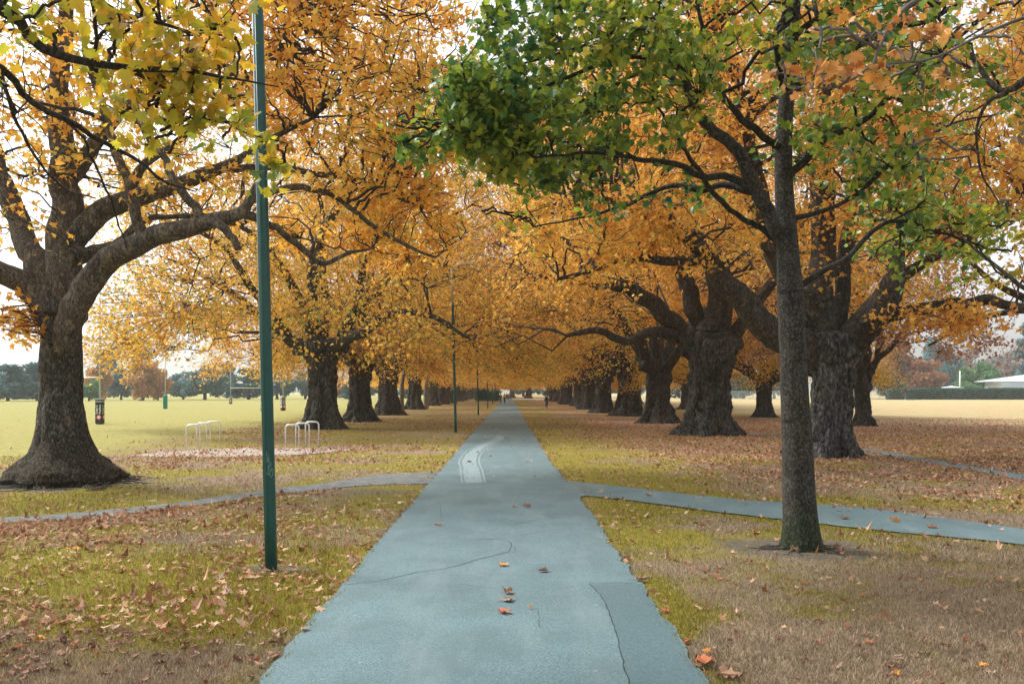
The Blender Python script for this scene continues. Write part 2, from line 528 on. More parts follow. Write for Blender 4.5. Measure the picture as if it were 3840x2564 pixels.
def trunk_obj(cz, parent, mat, sides=80, rings=110, flare=.35, lobes=9, burl=.10, fh=.7, seed=0.0, name='trunk', limbs=(), voxel=.05, rough=1.0, headk=1.0):
    """cz rows (x,y,z,r) local; a fluted bole with spreading roots, grown together with the feet of its limbs"""
    S = spline(np.asarray(cz, float), rings)
    th = np.arange(sides) / sides * 2 * np.pi
    ph = [seed + 1.3 * k for k in range(3)]
    z = S[:, 2][:, None]
    lob = .5 * np.cos(lobes * th + ph[0] + .4 * np.sin(2 * th))[None] + .35 * np.cos((lobes - 3) * th + ph[1])[None] + .25 * np.cos(3 * th + ph[2])[None]
    rr = S[:, 3][:, None] * (1 + flare * np.exp(-np.clip(z, 0, None) / fh) * (.45 + .55 * lob) + min(.07, flare * .14) * lob)
    X = S[:, 0][:, None] + rr * np.cos(th)[None]
    Y = S[:, 1][:, None] + rr * np.sin(th)[None]
    Z = np.broadcast_to(z, X.shape)
    V = np.stack([X, Y, Z], -1).reshape(-1, 3)
    idx = np.arange(rings * sides).reshape(rings, sides)
    A, C = idx[:-1], idx[1:]
    q = np.stack([A, np.roll(A, -1, 1), np.roll(C, -1, 1), C], -1).reshape(-1, 4)
    V[:sides, 2] -= .12
    if not len(limbs):
        ax = np.stack([np.repeat(S[:, 0], sides), np.repeat(S[:, 1], sides)], -1)
        d = V[:, :2] - ax
        V[:, :2] = ax + d * (1 + burl * 2 * (fbm(V * 1.7 + seed, 3) - .5) / (np.repeat(S[:, 3], sides) + .2))[:, None]
        return obj(name, V, [q, np.array([idx[-1]])], mat, parent, True)
    mb = MB().add(V, [q, np.array([idx[-1]]), np.array([idx[0][::-1]])])
    for L in limbs:
        P, r = L[:, :3], L[:, 3]
        D = np.r_[0, np.cumsum(np.linalg.norm(np.diff(P, axis=0), axis=1))]
        ln = max(3.2 * r[0], .9)
        k = max(4, int((D < ln).sum()))
        f = np.clip(D[:k] / D[k - 1], 0, 1)
        mb.tube(P[:k], r[:k] * (1.14 - .22 * f), 20)
    me = make_mesh('tmp', np.concatenate(mb.V), [np.concatenate(f) for f in mb.F.values()])
    o = link('tmp', me)
    md = o.modifiers.new('r', 'REMESH')
    md.mode = 'VOXEL'
    md.voxel_size = voxel
    sm = o.modifiers.new('s', 'SMOOTH')
    sm.iterations = 8
    sm.factor = .5
    bpy.context.view_layer.update()
    ev = o.evaluated_get(bpy.context.evaluated_depsgraph_get())
    me2 = bpy.data.meshes.new_from_object(ev)
    bpy.data.objects.remove(o)
    n = len(me2.vertices)
    W = np.zeros(n * 3, np.float32)
    me2.vertices.foreach_get('co', W)
    Nn = np.zeros(n * 3, np.float32)
    me2.vertices.foreach_get('normal', Nn)
    W = W.reshape(-1, 3).astype(float)
    Nn = Nn.reshape(-1, 3)
    warp = W + .25 * (np.stack([fbm(W * 1.6 + 9, 2), fbm(W * 1.6 + 31, 2), fbm(W * 1.6 + 57, 2)], -1) - .5)
    lump = fbm(W * np.array([2.6, 2.6, 2.0]) + seed * 7, 3) - .5
    crev = (1 - np.abs(2 * fbm(warp * np.array([2.1, 2.1, .55]) + seed * 3, 2) - 1)) ** 7
    crev2 = (1 - np.abs(2 * fbm(warp * np.array([5.5, 5.5, 2.2]) + seed, 2) - 1)) ** 5
    wrk = fbm(warp * np.array([3, 3, 9.0]) + seed * 11, 2) - .5
    dr = burl * (1.7 * lump - 1.1 * crev - .35 * crev2 + .55 * wrk + .08)
    head = sstep(2.2, 3.4, W[:, 2]) * np.maximum(0, fbm(W * 1.3 + seed * 5, 2) - .52) * 2.2 * burl * 4 * headk
    if headk == 0:
        dr = dr + .22 * sstep(.9, .25, W[:, 2]) * (fbm(W * np.array([2.2, 2.2, 3.5]) + 4, 3) - .5)
    W = W + Nn * (rough * (dr + head))[:, None]
    me2.vertices.foreach_set('co', W.astype(np.float32).ravel())
    me2.polygons.foreach_set('use_smooth', np.ones(len(me2.polygons), bool))
    me2.materials.clear()
    me2.materials.append(mat)
    me2.update()
    me2.name = name
    return link(name, me2, parent)


def foliage(parent, nodes, nr, bt, tw, mats, leaves, size, tm, rg=R, twig_r=.006, up=.6, droop=.6, spread=.16, bsides=6, arch=.1, branch_r=.016, name='crown', from_=.35):
    """branches to bt, twigs to tw, leaves along the twigs"""
    PB, rB = grow(nodes, nr, bt, 9, branch_r, .014, arch=arch, rg=rg)
    mbt = MB()
    mbt.add(*(lambda v, q_: (v, [q_]))(*tubes(PB, rB, bsides)))
    nd = np.concatenate([nodes, PB[:, 2:].reshape(-1, 3)])
    nrr = np.concatenate([nr, rB[:, 2:].ravel()])
    PT, rT = grow(nd, nrr, tw, 6, .008, twig_r, arch=.05, rg=rg)
    mbt.add(*(lambda v, q_: (v, [q_]))(*tubes(PT, rT, 3)))
    mbt.build('twigs', mats[1], parent, True)['kind'] = 'stuff'  # one mesh holding the branch tubes as well as the twigs
    per = max(1, int(round(leaves / len(tw))))
    t = rg.uniform(from_, 1.02, (len(tw), per)) * 5
    k = np.clip(t.astype(int), 0, 4)
    f = (t - k)[..., None]
    ii = np.arange(len(tw))[:, None]
    p = PT[ii, k] * (1 - f) + PT[ii, k + 1] * f
    p = p.reshape(-1, 3) + rg.normal(size=(len(tw) * per, 3)) * spread
    s = size * rg.uniform(.6, 1.25, len(p))
    V3, F3 = leaf_geo(p, s, tm, up, droop, rg)
    obj(name, V3, F3, mats[2], parent, False)
    return PB, PT


# ------------------------------------------------------------------ avenue planes (generic kinds)
def dome(n, rg, Rx=10.5, top=24.0, low=2.6, mid=5.2, gap=None):
    out, have = [], 0
    while have < n:
        a = rg.uniform(0, 2 * np.pi, n)
        rr = np.sqrt(rg.uniform(0, 1, n))
        lob = 1 + .12 * np.sin(3 * a + 1) + .08 * np.sin(7 * a)
        zl = mid + (low - mid) * rr ** 2.2
        zt = zl + (top - zl) * np.sqrt(np.clip(1 - .92 * rr ** 2.4, 0, 1))
        u = rg.uniform(0, 1, n)
        u = np.where(rg.uniform(0, 1, n) < .45, u ** 2.4, u)
        z = zl + (zt - zl) * u
        p = np.stack([Rx * lob * rr * np.cos(a), Rx * lob * rr * np.sin(a), z], -1)
        if gap:
            p = p[fbm(p * gap[0] + 3.7, 2) + rg.normal(0, .04, n) > gap[1]]
        out.append(p)
        have += len(p)
    return np.concatenate(out)[:n]


def generic_plane(seed, leaves, size, tm, mat, nt=2500, nb=140, sides=64, rings=70, r0=.80, top=24, low=2.6, gap=.43):
    rg = np.random.default_rng(seed)
    root = empty('plane_tree')
    hd = rg.uniform(3.6, 4.3)
    cz = [(0, 0, 0, r0 * 1.42), (0, 0, .5, r0 * 1.16), (0, 0, 1.2, r0 * 1.0), (.03, 0, 2.2, r0 * .92), (0, .03, 3.0, r0 * .96), (0, 0, hd - .3, r0 * .95), (0, 0, hd + .2, r0 * .6)]
    lob_n = int(rg.integers(7, 11))
    N = []
    nl = 8
    a0 = rg.uniform(0, 6.28)
    for k in range(nl):
        a = a0 + 2 * np.pi * k / (nl - 1) + rg.normal(0, .2)
        last = k == nl - 1
        el = rg.uniform(.9, 1.2) if k % 2 else rg.uniform(.5, .8)
        if last: el = 1.45
        L = rg.uniform(9, 12) if not last else 17
        p = np.array([.35 * r0 * math.cos(a), .35 * r0 * math.sin(a), hd - rg.uniform(.1, .9)])
        pts = []
        rr = r0 * rg.uniform(.34, .46)
        for s in range(7):
            pts.append((*p, rr * (1 - s / 6.6) + .03))
            d = np.array([math.cos(a) * math.cos(el), math.sin(a) * math.cos(el), math.sin(el)])
            p = p + d * L / 6
            a += rg.normal(0, .22)
            el += rg.normal(0, .18) + (.10 if s < 2 else -.12)
        S = limb_obj(pts, root, M['limb_dark'], np.zeros(3), 10, .12, 26)
        N.append(S)
    trunk_obj(cz, root, M['plane_bark'], sides, rings, .55, lob_n, .15, .55, seed * 1.7, limbs=N, voxel=.055 if nt > 1200 else .09)
    N = np.concatenate(N)
    mid = max(6.0, low + 3.4)
    bt = dome(nb, rg, 10.3, top - 2, low + .8, mid)
    tw = dome(nt, rg, 12.2, top, low, mid, gap=(.36, gap))
    foliage(root, N[:, :3], N[:, 3], bt, tw, (M['limb_dark'], M['twig_bark'], mat), leaves, size, tm, rg, twig_r=.011, spread=.26, branch_r=.022)
    return root


protoE = generic_plane(29, 15000, .22, LEAF_LOW, M['plane_leaf_olive'], 800, 60, 40, 40, .6, 22, 8.0)
protoS = generic_plane(31, 11000, .22, LEAF_LOW, M['russet_leaf'], 900, 60, 40, 40, .72, 17, 4.6)
ORD = 'second third fourth fifth sixth seventh eighth ninth tenth eleventh twelfth thirteenth fourteenth fifteenth sixteenth seventeenth eighteenth nineteenth'.split()
protoA = [generic_plane(3, 56000, .15, LEAF_MID, M['plane_leaf_rust'], low=4.3), generic_plane(5, 60000, .155, LEAF_MID, M['plane_leaf_olive'], gap=.44), generic_plane(8, 56000, .15, LEAF_MID, M['plane_leaf'], low=4.6), generic_plane(10, 60000, .15, LEAF_MID, M['plane_leaf'], gap=.44)]
protoB = [generic_plane(13, 30000, .22, LEAF_LOW, M['plane_leaf'], 1000, 70, 40, 40), generic_plane(17, 30000, .22, LEAF_LOW, M['plane_leaf_olive'], 900, 70, 40, 40)]
used = set()


def avenue(x, y, proto, rz, s, label, group, sz=1.0, lean=0.0):
    o = proto if proto.name not in used else copy_tree(proto)
    used.add(proto.name)
    o.location = (x, y, 0)
    o.rotation_euler = (0, lean, rz)
    o.scale = (s, s, s * sz)
    return tag(o, label, 'tree', group)


LEFT = [(740, 982, 1, 1.02), (825, 966, 3, .92), (890, 951, 1, 1.02), (950, 938, 3, .95), (992, 930, 2, .95)]
for k, (px, py, v, s) in enumerate(LEFT):
    p = gp(px, py)
    lab = ['plane tree with bulging ringed trunk just behind the right hand bike stands', 'plane tree with slim waisted trunk leaning beside the goblet shaped one, left row',
           'plane tree whose trunk forks wide like a goblet, left row', 'plane tree with smooth flared trunk standing just past a pale sapling, left row',
           'straighter grey plane tree next to the thinner sapling, left row'][k]
    avenue(p[0], p[1], protoA[v] if k < 4 else protoB[0], [.4, 2.0, 4.1, 1.1, 5.0][k], s, lab, 'plane trees in the left row')
for k, y in enumerate([133, 146, 159, 172, 185, 199, 214, 230]):
    avenue(-10.2 + .5 * math.sin(k * 2.1), y, protoB[k % 2], k * 1.9, .95 + .08 * math.sin(k * 3), f'far plane tree in the left row, {ORD[k + 5]} trunk along from the camera', 'plane trees in the left row')
RIGHT = [(1510, 969, 0, .98), (1440, 953, 1, 1.05), (1383, 946, 2, .95), (1350, 938, 0, 1.0)]
for k, (px, py, v, s) in enumerate(RIGHT):
    p = gp(px, py)
    lab = ['plane tree with deeply grooved trunk and splayed roots, third back in the right row', 'broad barrel trunked plane tree, fourth back in the right row',
           'plane tree with smooth dark cleft trunk leaning outward, fifth back in the right row', 'dark upright plane tree, sixth back in the right row'][k]
    avenue(p[0], p[1], protoA[v] if k < 3 else protoB[1], [3.3, .9, 5.2, 2.2][k], s, lab, 'plane trees in the right row')
for k, y in enumerate([106, 117, 129, 141, 153, 166, 179, 193, 207]):
    avenue(9.3 + .5 * math.sin(k * 1.7 + 1), y, protoB[(k + 1) % 2], k * 2.3 + 1, .95 + .07 * math.sin(k * 2 + 1), f'far plane tree in the right row, {ORD[k + 5]} trunk along from the camera', 'plane trees in the right row')
SEC = [(1978, 976, 2, .62, 1.15), (1752, 956, 1, .78, .9), (1576, 938, 0, .85, 1.0)]
for k, (px, py, v, s, sz) in enumerate(SEC):
    p = gp(px, py)
    lab = ['slimmer mottled tree standing alone in the leafy field right of the big trunks', 'short dark tree with low side branches in front of the wire fence', 'dark tree half hidden behind the second big trunk on the right'][k]
    avenue(p[0], p[1], protoS if k == 0 else protoA[v], [1.2, 3.0, 4.4][k], s, lab, 'trees of the outer right row', sz)
for k, y in enumerate([118, 138, 160]):
    avenue(20 + k * .4, y, protoB[k % 2], k * 1.3 + .5, .85, f'distant tree of the outer right row, {ORD[k + 2]} along', 'trees of the outer right row')
for k, (x, y) in enumerate([(-3.5, 262), (6, 256), (-9, 250), (12, 246), (1.2, 276)]):
    avenue(x, y, protoB[k % 2], k * 1.1, 1.0, ['olive tree closing the end of the avenue above the walkers', 'orange tree at the far end, right of the walkers', 'tree at the far end left of the path, last of its side',
           'tree at the far end beyond the pale cross path', 'tree farthest down the avenue in line with the path'][k], 'trees closing the far end')


# ------------------------------------------------------------------ hero plane on the left
def px_limb(rows):
    return [(*at(a, b, d), w / F * d) for a, b, d, w in rows]


def px_trunk(rows, base):
    out = []
    for px, py, d, w in rows:
        q = at(px, py, d)
        out.append((q[0] - base[0], q[1] - base[1], max(0, q[2]), w / F * d))
    return out


b0 = gp(146, 1105)
D0 = b0[1]
left_tree = empty('plane_tree', b0, label='big plane tree with smooth upright trunk and swollen foot at the left edge', cat='tree')
HL = [
    [(134, 790, 17.9, 22.4), (118, 735, 17.9, 31.0), (72, 668, 17.9, 30.1), (20, 637, 17.7, 25.8), (-60, 600, 17.4, 22.4), (-160, 540, 17, 17.2), (-260, 440, 16.5, 10.3)],
    [(138, 780, 18, 25.8), (126, 700, 18, 32.7), (95, 600, 18.2, 29.2), (50, 530, 18.5, 24.9), (10, 440, 18.8, 22.4), (-20, 360, 19, 18.9), (-60, 220, 19.5, 13.8), (-80, 60, 20, 8.6)],
    [(148, 730, 18, 44.7), (150, 600, 18.1, 37.8), (150, 500, 18.2, 34.4), (148, 400, 18.4, 31.0), (140, 300, 18.6, 25.8), (130, 200, 18.8, 21.5), (150, 60, 19, 17.2), (170, -120, 19, 10.3)],
    [(146, 810, 17.8, 20.6), (156, 740, 17.7, 29.2), (195, 657, 17.5, 31.0), (240, 602, 17.4, 28.4), (290, 572, 17.2, 26.7), (340, 550, 17, 24.1), (390, 530, 16.9, 22.4), (440, 520, 16.8, 20.6), (490, 505, 16.6, 17.2), (540, 495, 16.5, 14.6), (575, 460, 16.5, 11.2), (590, 420, 16.5, 6.9)],
    [(155, 570, 18.1, 31.0), (200, 510, 18.2, 25.8), (250, 475, 18.3, 24.1), (320, 450, 18.4, 21.5), (400, 425, 18.5, 18.9), (470, 400, 18.6, 15.5), (540, 370, 18.8, 10.3), (620, 320, 19, 6.9), (720, 270, 19, 3.4)],
    [(338, 552, 17, 18.9), (322, 520, 17, 13.8), (305, 460, 17, 12.0), (285, 400, 17.1, 11.2), (255, 330, 17.2, 10.3), (240, 250, 17.3, 8.6), (200, 150, 17.5, 6.9), (190, 20, 17.6, 4.3)],
    [(470, 512, 16.7, 13.8), (452, 475, 16.7, 10.3), (425, 440, 16.6, 9.5), (390, 400, 16.5, 8.6), (370, 360, 16.5, 7.7), (330, 300, 16.5, 6.9), (300, 220, 16.5, 5.2), (290, 120, 16.5, 4.3)],
    [(180, 590, 17.9, 18.9), (225, 575, 17.9, 13.8), (270, 560, 17.7, 11.2), (310, 520, 17.6, 8.6), (350, 500, 17.5, 6.9), (440, 495, 17.4, 5.2)],
    [(468, 508, 16.6, 14.6), (505, 518, 16.4, 10.3), (530, 543, 16.3, 8.6), (546, 572, 16.3, 7.7)],
    [(150, 420, 18.4, 20.6), (220, 330, 18.6, 17.2), (300, 230, 18.8, 13.8), (380, 170, 19, 12.0), (460, 80, 19.2, 8.6), (520, -60, 19.4, 6.9)],
    [(545, 492, 16.5, 12.0), (590, 500, 17, 9.5), (650, 535, 18, 7.7), (700, 580, 18.5, 6.9), (740, 605, 19, 5.6), (800, 580, 19.5, 4.3), (850, 570, 20, 2.6)],
    [(500, 388, 18.7, 9.5), (640, 385, 19.5, 7.7), (720, 400, 20, 6.9), (800, 405, 20.5, 6.0), (880, 440, 21, 5.2), (960, 470, 21.5, 3.4)],
    [(575, 460, 16.5, 9.5), (660, 430, 17.5, 7.7), (740, 440, 18.5, 6.9), (790, 470, 19, 6.0), (860, 520, 19.6, 5.2), (930, 560, 20, 4.3), (1000, 590, 20.4, 2.6)],
    [(300, 455, 18.4, 12.0), (330, 380, 18.6, 10.3), (400, 330, 18.8, 8.6), (500, 240, 19, 7.7), (620, 120, 19.5, 6.0), (700, -20, 20, 4.3)],
]
NLs = [limb_obj(px_limb(r), left_tree, M['limb_bark'], b0, 14, .10) for r in HL]
NLm = NLs
NLs = [NLm[k] for k in (0, 1, 2, 3, 4, 7)]
trunk_obj(px_trunk([(146, 1108, D0, 115), (146, 1093, D0, 127), (146, 1078, D0, 117), (145, 1060, D0, 97), (144, 1040, D0, 77), (143, 1020, D0, 67), (142, 1000, D0, 60), (141, 960, D0, 53), (140, 900, D0, 47), (140, 820, D0, 44), (141, 750, D0, 44), (142, 710, D0, 45), (144, 680, D0, 43), (146, 655, D0, 38)], b0),
          left_tree, M['left_bark'], 110, 150, .17, 9, .045, .28, 2.0, limbs=NLs, voxel=.035, headk=.0)
NL = np.concatenate(NLm)
rg = np.random.default_rng(21)
sp = [(at(820, 190, 20) - b0, (2.9, 4.0, 3.1), 5.0), (at(620, 60, 19) - b0, (2.0, 3.5, 2.4), 2.6), (at(280, 60, 19.5) - b0, (3.6, 4, 2.4), 1.6), (at(850, -150, 20) - b0, (3.2, 4.5, 2.5), 3), (at(250, -300, 20) - b0, (5, 5, 3), 2),
      (at(690, 480, 20) - b0, (1.6, 2.5, .9), .9), (at(930, 520, 22) - b0, (1.6, 2.5, 1.3), 1.0), (at(200, 330, 19) - b0, (1.6, 2.5, 1.4), .55), (at(20, 250, 19.5) - b0, (1.5, 3, 1.8), .35), (at(370, 420, 18) - b0, (1.6, 1.5, .8), .28), (at(15, 735, 17.5) - b0, (.5, .8, .35), .12),
      (at(-150, 300, 17) - b0, (3, 3, 3), .6)]
foliage(left_tree, NL[:, :3], NL[:, 3], blobs(sp, 260, rg, None, .1), blobs(sp, 2600, rg, (.6, .49)), (M['limb_bark'], M['twig_bark'], M['plane_leaf']), 24000, .145, LEAF_MID, rg, twig_r=.010, spread=.16, branch_r=.03)

# ------------------------------------------------------------------ hero planes on the right
b1 = gp(1886, 1046)
D1 = b1[1]
right_tree = empty('plane_tree', b1, label='massive dark plane tree with burled trunk right behind the young green tree', cat='tree', group='plane trees in the right row')
HR = [
    [(1915, 850, 25.9, 34), (1935, 805, 25.9, 42), (1970, 760, 25.6, 38), (2008, 715, 25.2, 35), (2036, 675, 25.0, 31), (2050, 635, 24.9, 23), (2060, 560, 25.2, 14), (2080, 450, 25, 9)],
    [(1985, 735, 25.6, 24), (2050, 716, 25.4, 16), (2130, 710, 25, 14), (2200, 697, 24.6, 13), (2260, 690, 24.3, 13), (2290, 692, 24, 12), (2348, 705, 23.6, 10), (2450, 730, 23, 7), (2550, 700, 22.5, 4)],
    [(1900, 850, 25.9, 34), (1872, 815, 25.9, 40), (1825, 785, 25.7, 36), (1760, 755, 25.4, 31), (1710, 700, 25, 29), (1665, 650, 24.7, 25), (1620, 590, 24.3, 21), (1560, 530, 23.8, 16), (1480, 490, 23.3, 12), (1400, 460, 23, 9), (1300, 480, 22.6, 5)],
    [(1892, 800, 25.9, 40), (1885, 720, 26, 33), (1882, 650, 26, 30), (1885, 520, 26.2, 27), (1880, 400, 26.4, 26), (1890, 250, 26.6, 20), (1880, 80, 26.8, 14), (1890, -150, 27, 8)],
    [(1915, 800, 26.2, 20), (1932, 680, 26.4, 17), (1935, 600, 26.6, 19), (1960, 480, 26.8, 15), (1990, 350, 27, 12), (2020, 200, 27.2, 9)],
    [(1880, 800, 25.9, 24), (1868, 750, 25.9, 24), (1810, 640, 25.6, 22), (1760, 540, 25.3, 19), (1745, 440, 25.2, 17), (1720, 330, 25, 14), (1690, 200, 24.8, 10), (1640, 60, 24.5, 7)],
    [(1880, 800, 26.3, 20), (1850, 730, 26.5, 20), (1780, 610, 27.2, 17), (1735, 500, 28, 17), (1700, 380, 28.5, 13), (1660, 250, 29, 10), (1640, 100, 29.4, 7)],
    [(2040, 660, 25.4, 15), (2120, 600, 25, 11), (2200, 560, 24.5, 9), (2300, 480, 24, 7), (2380, 420, 23.5, 5)],
    [(1620, 590, 24.3, 14), (1540, 600, 24, 11), (1450, 590, 23.6, 9), (1360, 620, 23.2, 6), (1280, 640, 22.8, 4)],
]
NRm = [limb_obj(px_limb(r), right_tree, M['limb_dark'], b1, 14, .12) for r in HR]
trunk_obj(px_trunk([(1886, 1048, D1, 74), (1887, 1025, D1, 66), (1893, 990, D1, 55), (1898, 950, D1, 49), (1905, 900, D1, 47), (1909, 860, D1, 51), (1910, 820, D1, 55), (1907, 785, D1, 55), (1902, 760, D1, 42)], b1),
          right_tree, M['plane_bark'], 110, 130, .55, 9, .16, .6, 4.0, limbs=[NRm[k] for k in (0, 1, 2, 3, 4, 5, 6)], voxel=0.045)
NR = np.concatenate(NRm)
rg = np.random.default_rng(22)
sp = [(at(1780, 250, 26) - b1, (5.5, 4.5, 4.2), 5), (at(1400, 330, 24) - b1, (3.6, 4, 2.6), 2.2), (at(2080, 330, 25) - b1, (2.8, 4, 3.2), 1.5), (at(1800, -150, 26) - b1, (7, 6, 3.5), 4), (at(1350, 520, 23) - b1, (2.2, 2.5, 1.3), 1.2), (at(1600, 520, 24) - b1, (2.2, 2.5, 1.3), .6),
      (at(2140, 735, 24) - b1, (1.8, 1.5, .5), .28), (at(2250, 560, 24) - b1, (1.8, 2.5, 1.2), .35), (at(1960, 560, 25) - b1, (2, 2.5, 1.4), .25), (at(2300, 300, 24) - b1, (2, 3, 2.5), .5), (at(2350, 0, 24) - b1, (3, 4, 2.5), 1)]
foliage(right_tree, NR[:, :3], NR[:, 3], blobs(sp, 260, rg, None, .1), blobs(sp, 2600, rg, (.55, .47)), (M['limb_dark'], M['twig_bark'], M['plane_leaf_rust']), 42000, .145, LEAF_MID, rg, twig_r=.010, spread=.18, branch_r=.03)

b2 = gp(1624, 996)
D2 = b2[1]
right_second = empty('plane_tree', b2, label='huge burled plane tree with fluted roots, second back in the right row', cat='tree', group='plane trees in the right row')
H2 = [
    [(1612, 835, 39.2, 21.3), (1596, 805, 39.1, 24.6), (1555, 755, 38.9, 21.3), (1510, 705, 38.5, 19.7), (1450, 665, 38, 16.4), (1380, 650, 37.4, 12.3), (1290, 640, 36.8, 8.2), (1200, 620, 36, 4.1)],
    [(1620, 810, 39.2, 23.0), (1590, 690, 39, 20.5), (1560, 610, 38.8, 18.9), (1540, 530, 38.5, 15.6), (1500, 440, 38.2, 11.5), (1440, 320, 38, 7.4)],
    [(1636, 810, 39.4, 27.9), (1655, 690, 39.6, 23.8), (1655, 600, 39.8, 21.3), (1675, 500, 40, 16.4), (1690, 380, 40.3, 11.5), (1690, 240, 40.5, 7.4)],
    [(1646, 825, 39.4, 19.7), (1668, 790, 39.4, 19.7), (1700, 745, 39.6, 16.4), (1740, 690, 39.9, 13.1), (1800, 600, 40.3, 9.8), (1850, 480, 40.6, 6.6)],
    [(1620, 770, 38.8, 19.7), (1640, 680, 38.2, 15.6), (1620, 590, 37.8, 13.1), (1570, 480, 37.4, 9.8), (1520, 400, 37, 7.4), (1400, 330, 36.5, 4.1)],
    [(1570, 770, 39, 16.4), (1500, 760, 38.4, 12.3), (1440, 780, 37.8, 9.8), (1370, 760, 37.2, 8.2), (1300, 770, 36.6, 4.9)],
]
N2m = [limb_obj(px_limb(r), right_second, M['limb_dark'], b2, 12, .12) for r in H2]
trunk_obj(px_trunk([(1624, 997, D2, 67), (1625, 980, D2, 60), (1627, 950, D2, 52), (1628, 910, D2, 46), (1628, 870, D2, 47), (1630, 830, D2, 52), (1632, 795, D2, 53), (1630, 768, D2, 39)], b2),
          right_second, M['plane_bark'], 100, 110, .55, 10, .17, .6, 6.0, limbs=[N2m[k] for k in (0, 1, 2, 3, 4, 5)], voxel=0.05)
N2 = np.concatenate(N2m)
rg = np.random.default_rng(23)
tw = dome(2400, rg, 11.5, 24, 4.4, 8.0, gap=(.36, .44))
foliage(right_second, N2[:, :3], N2[:, 3], dome(130, rg, 9.6, 22, 5.2, 8.4), tw, (M['limb_dark'], M['twig_bark'], M['plane_leaf_rust']), 50000, .15, LEAF_MID, rg, twig_r=.008, spread=.26, branch_r=.02)

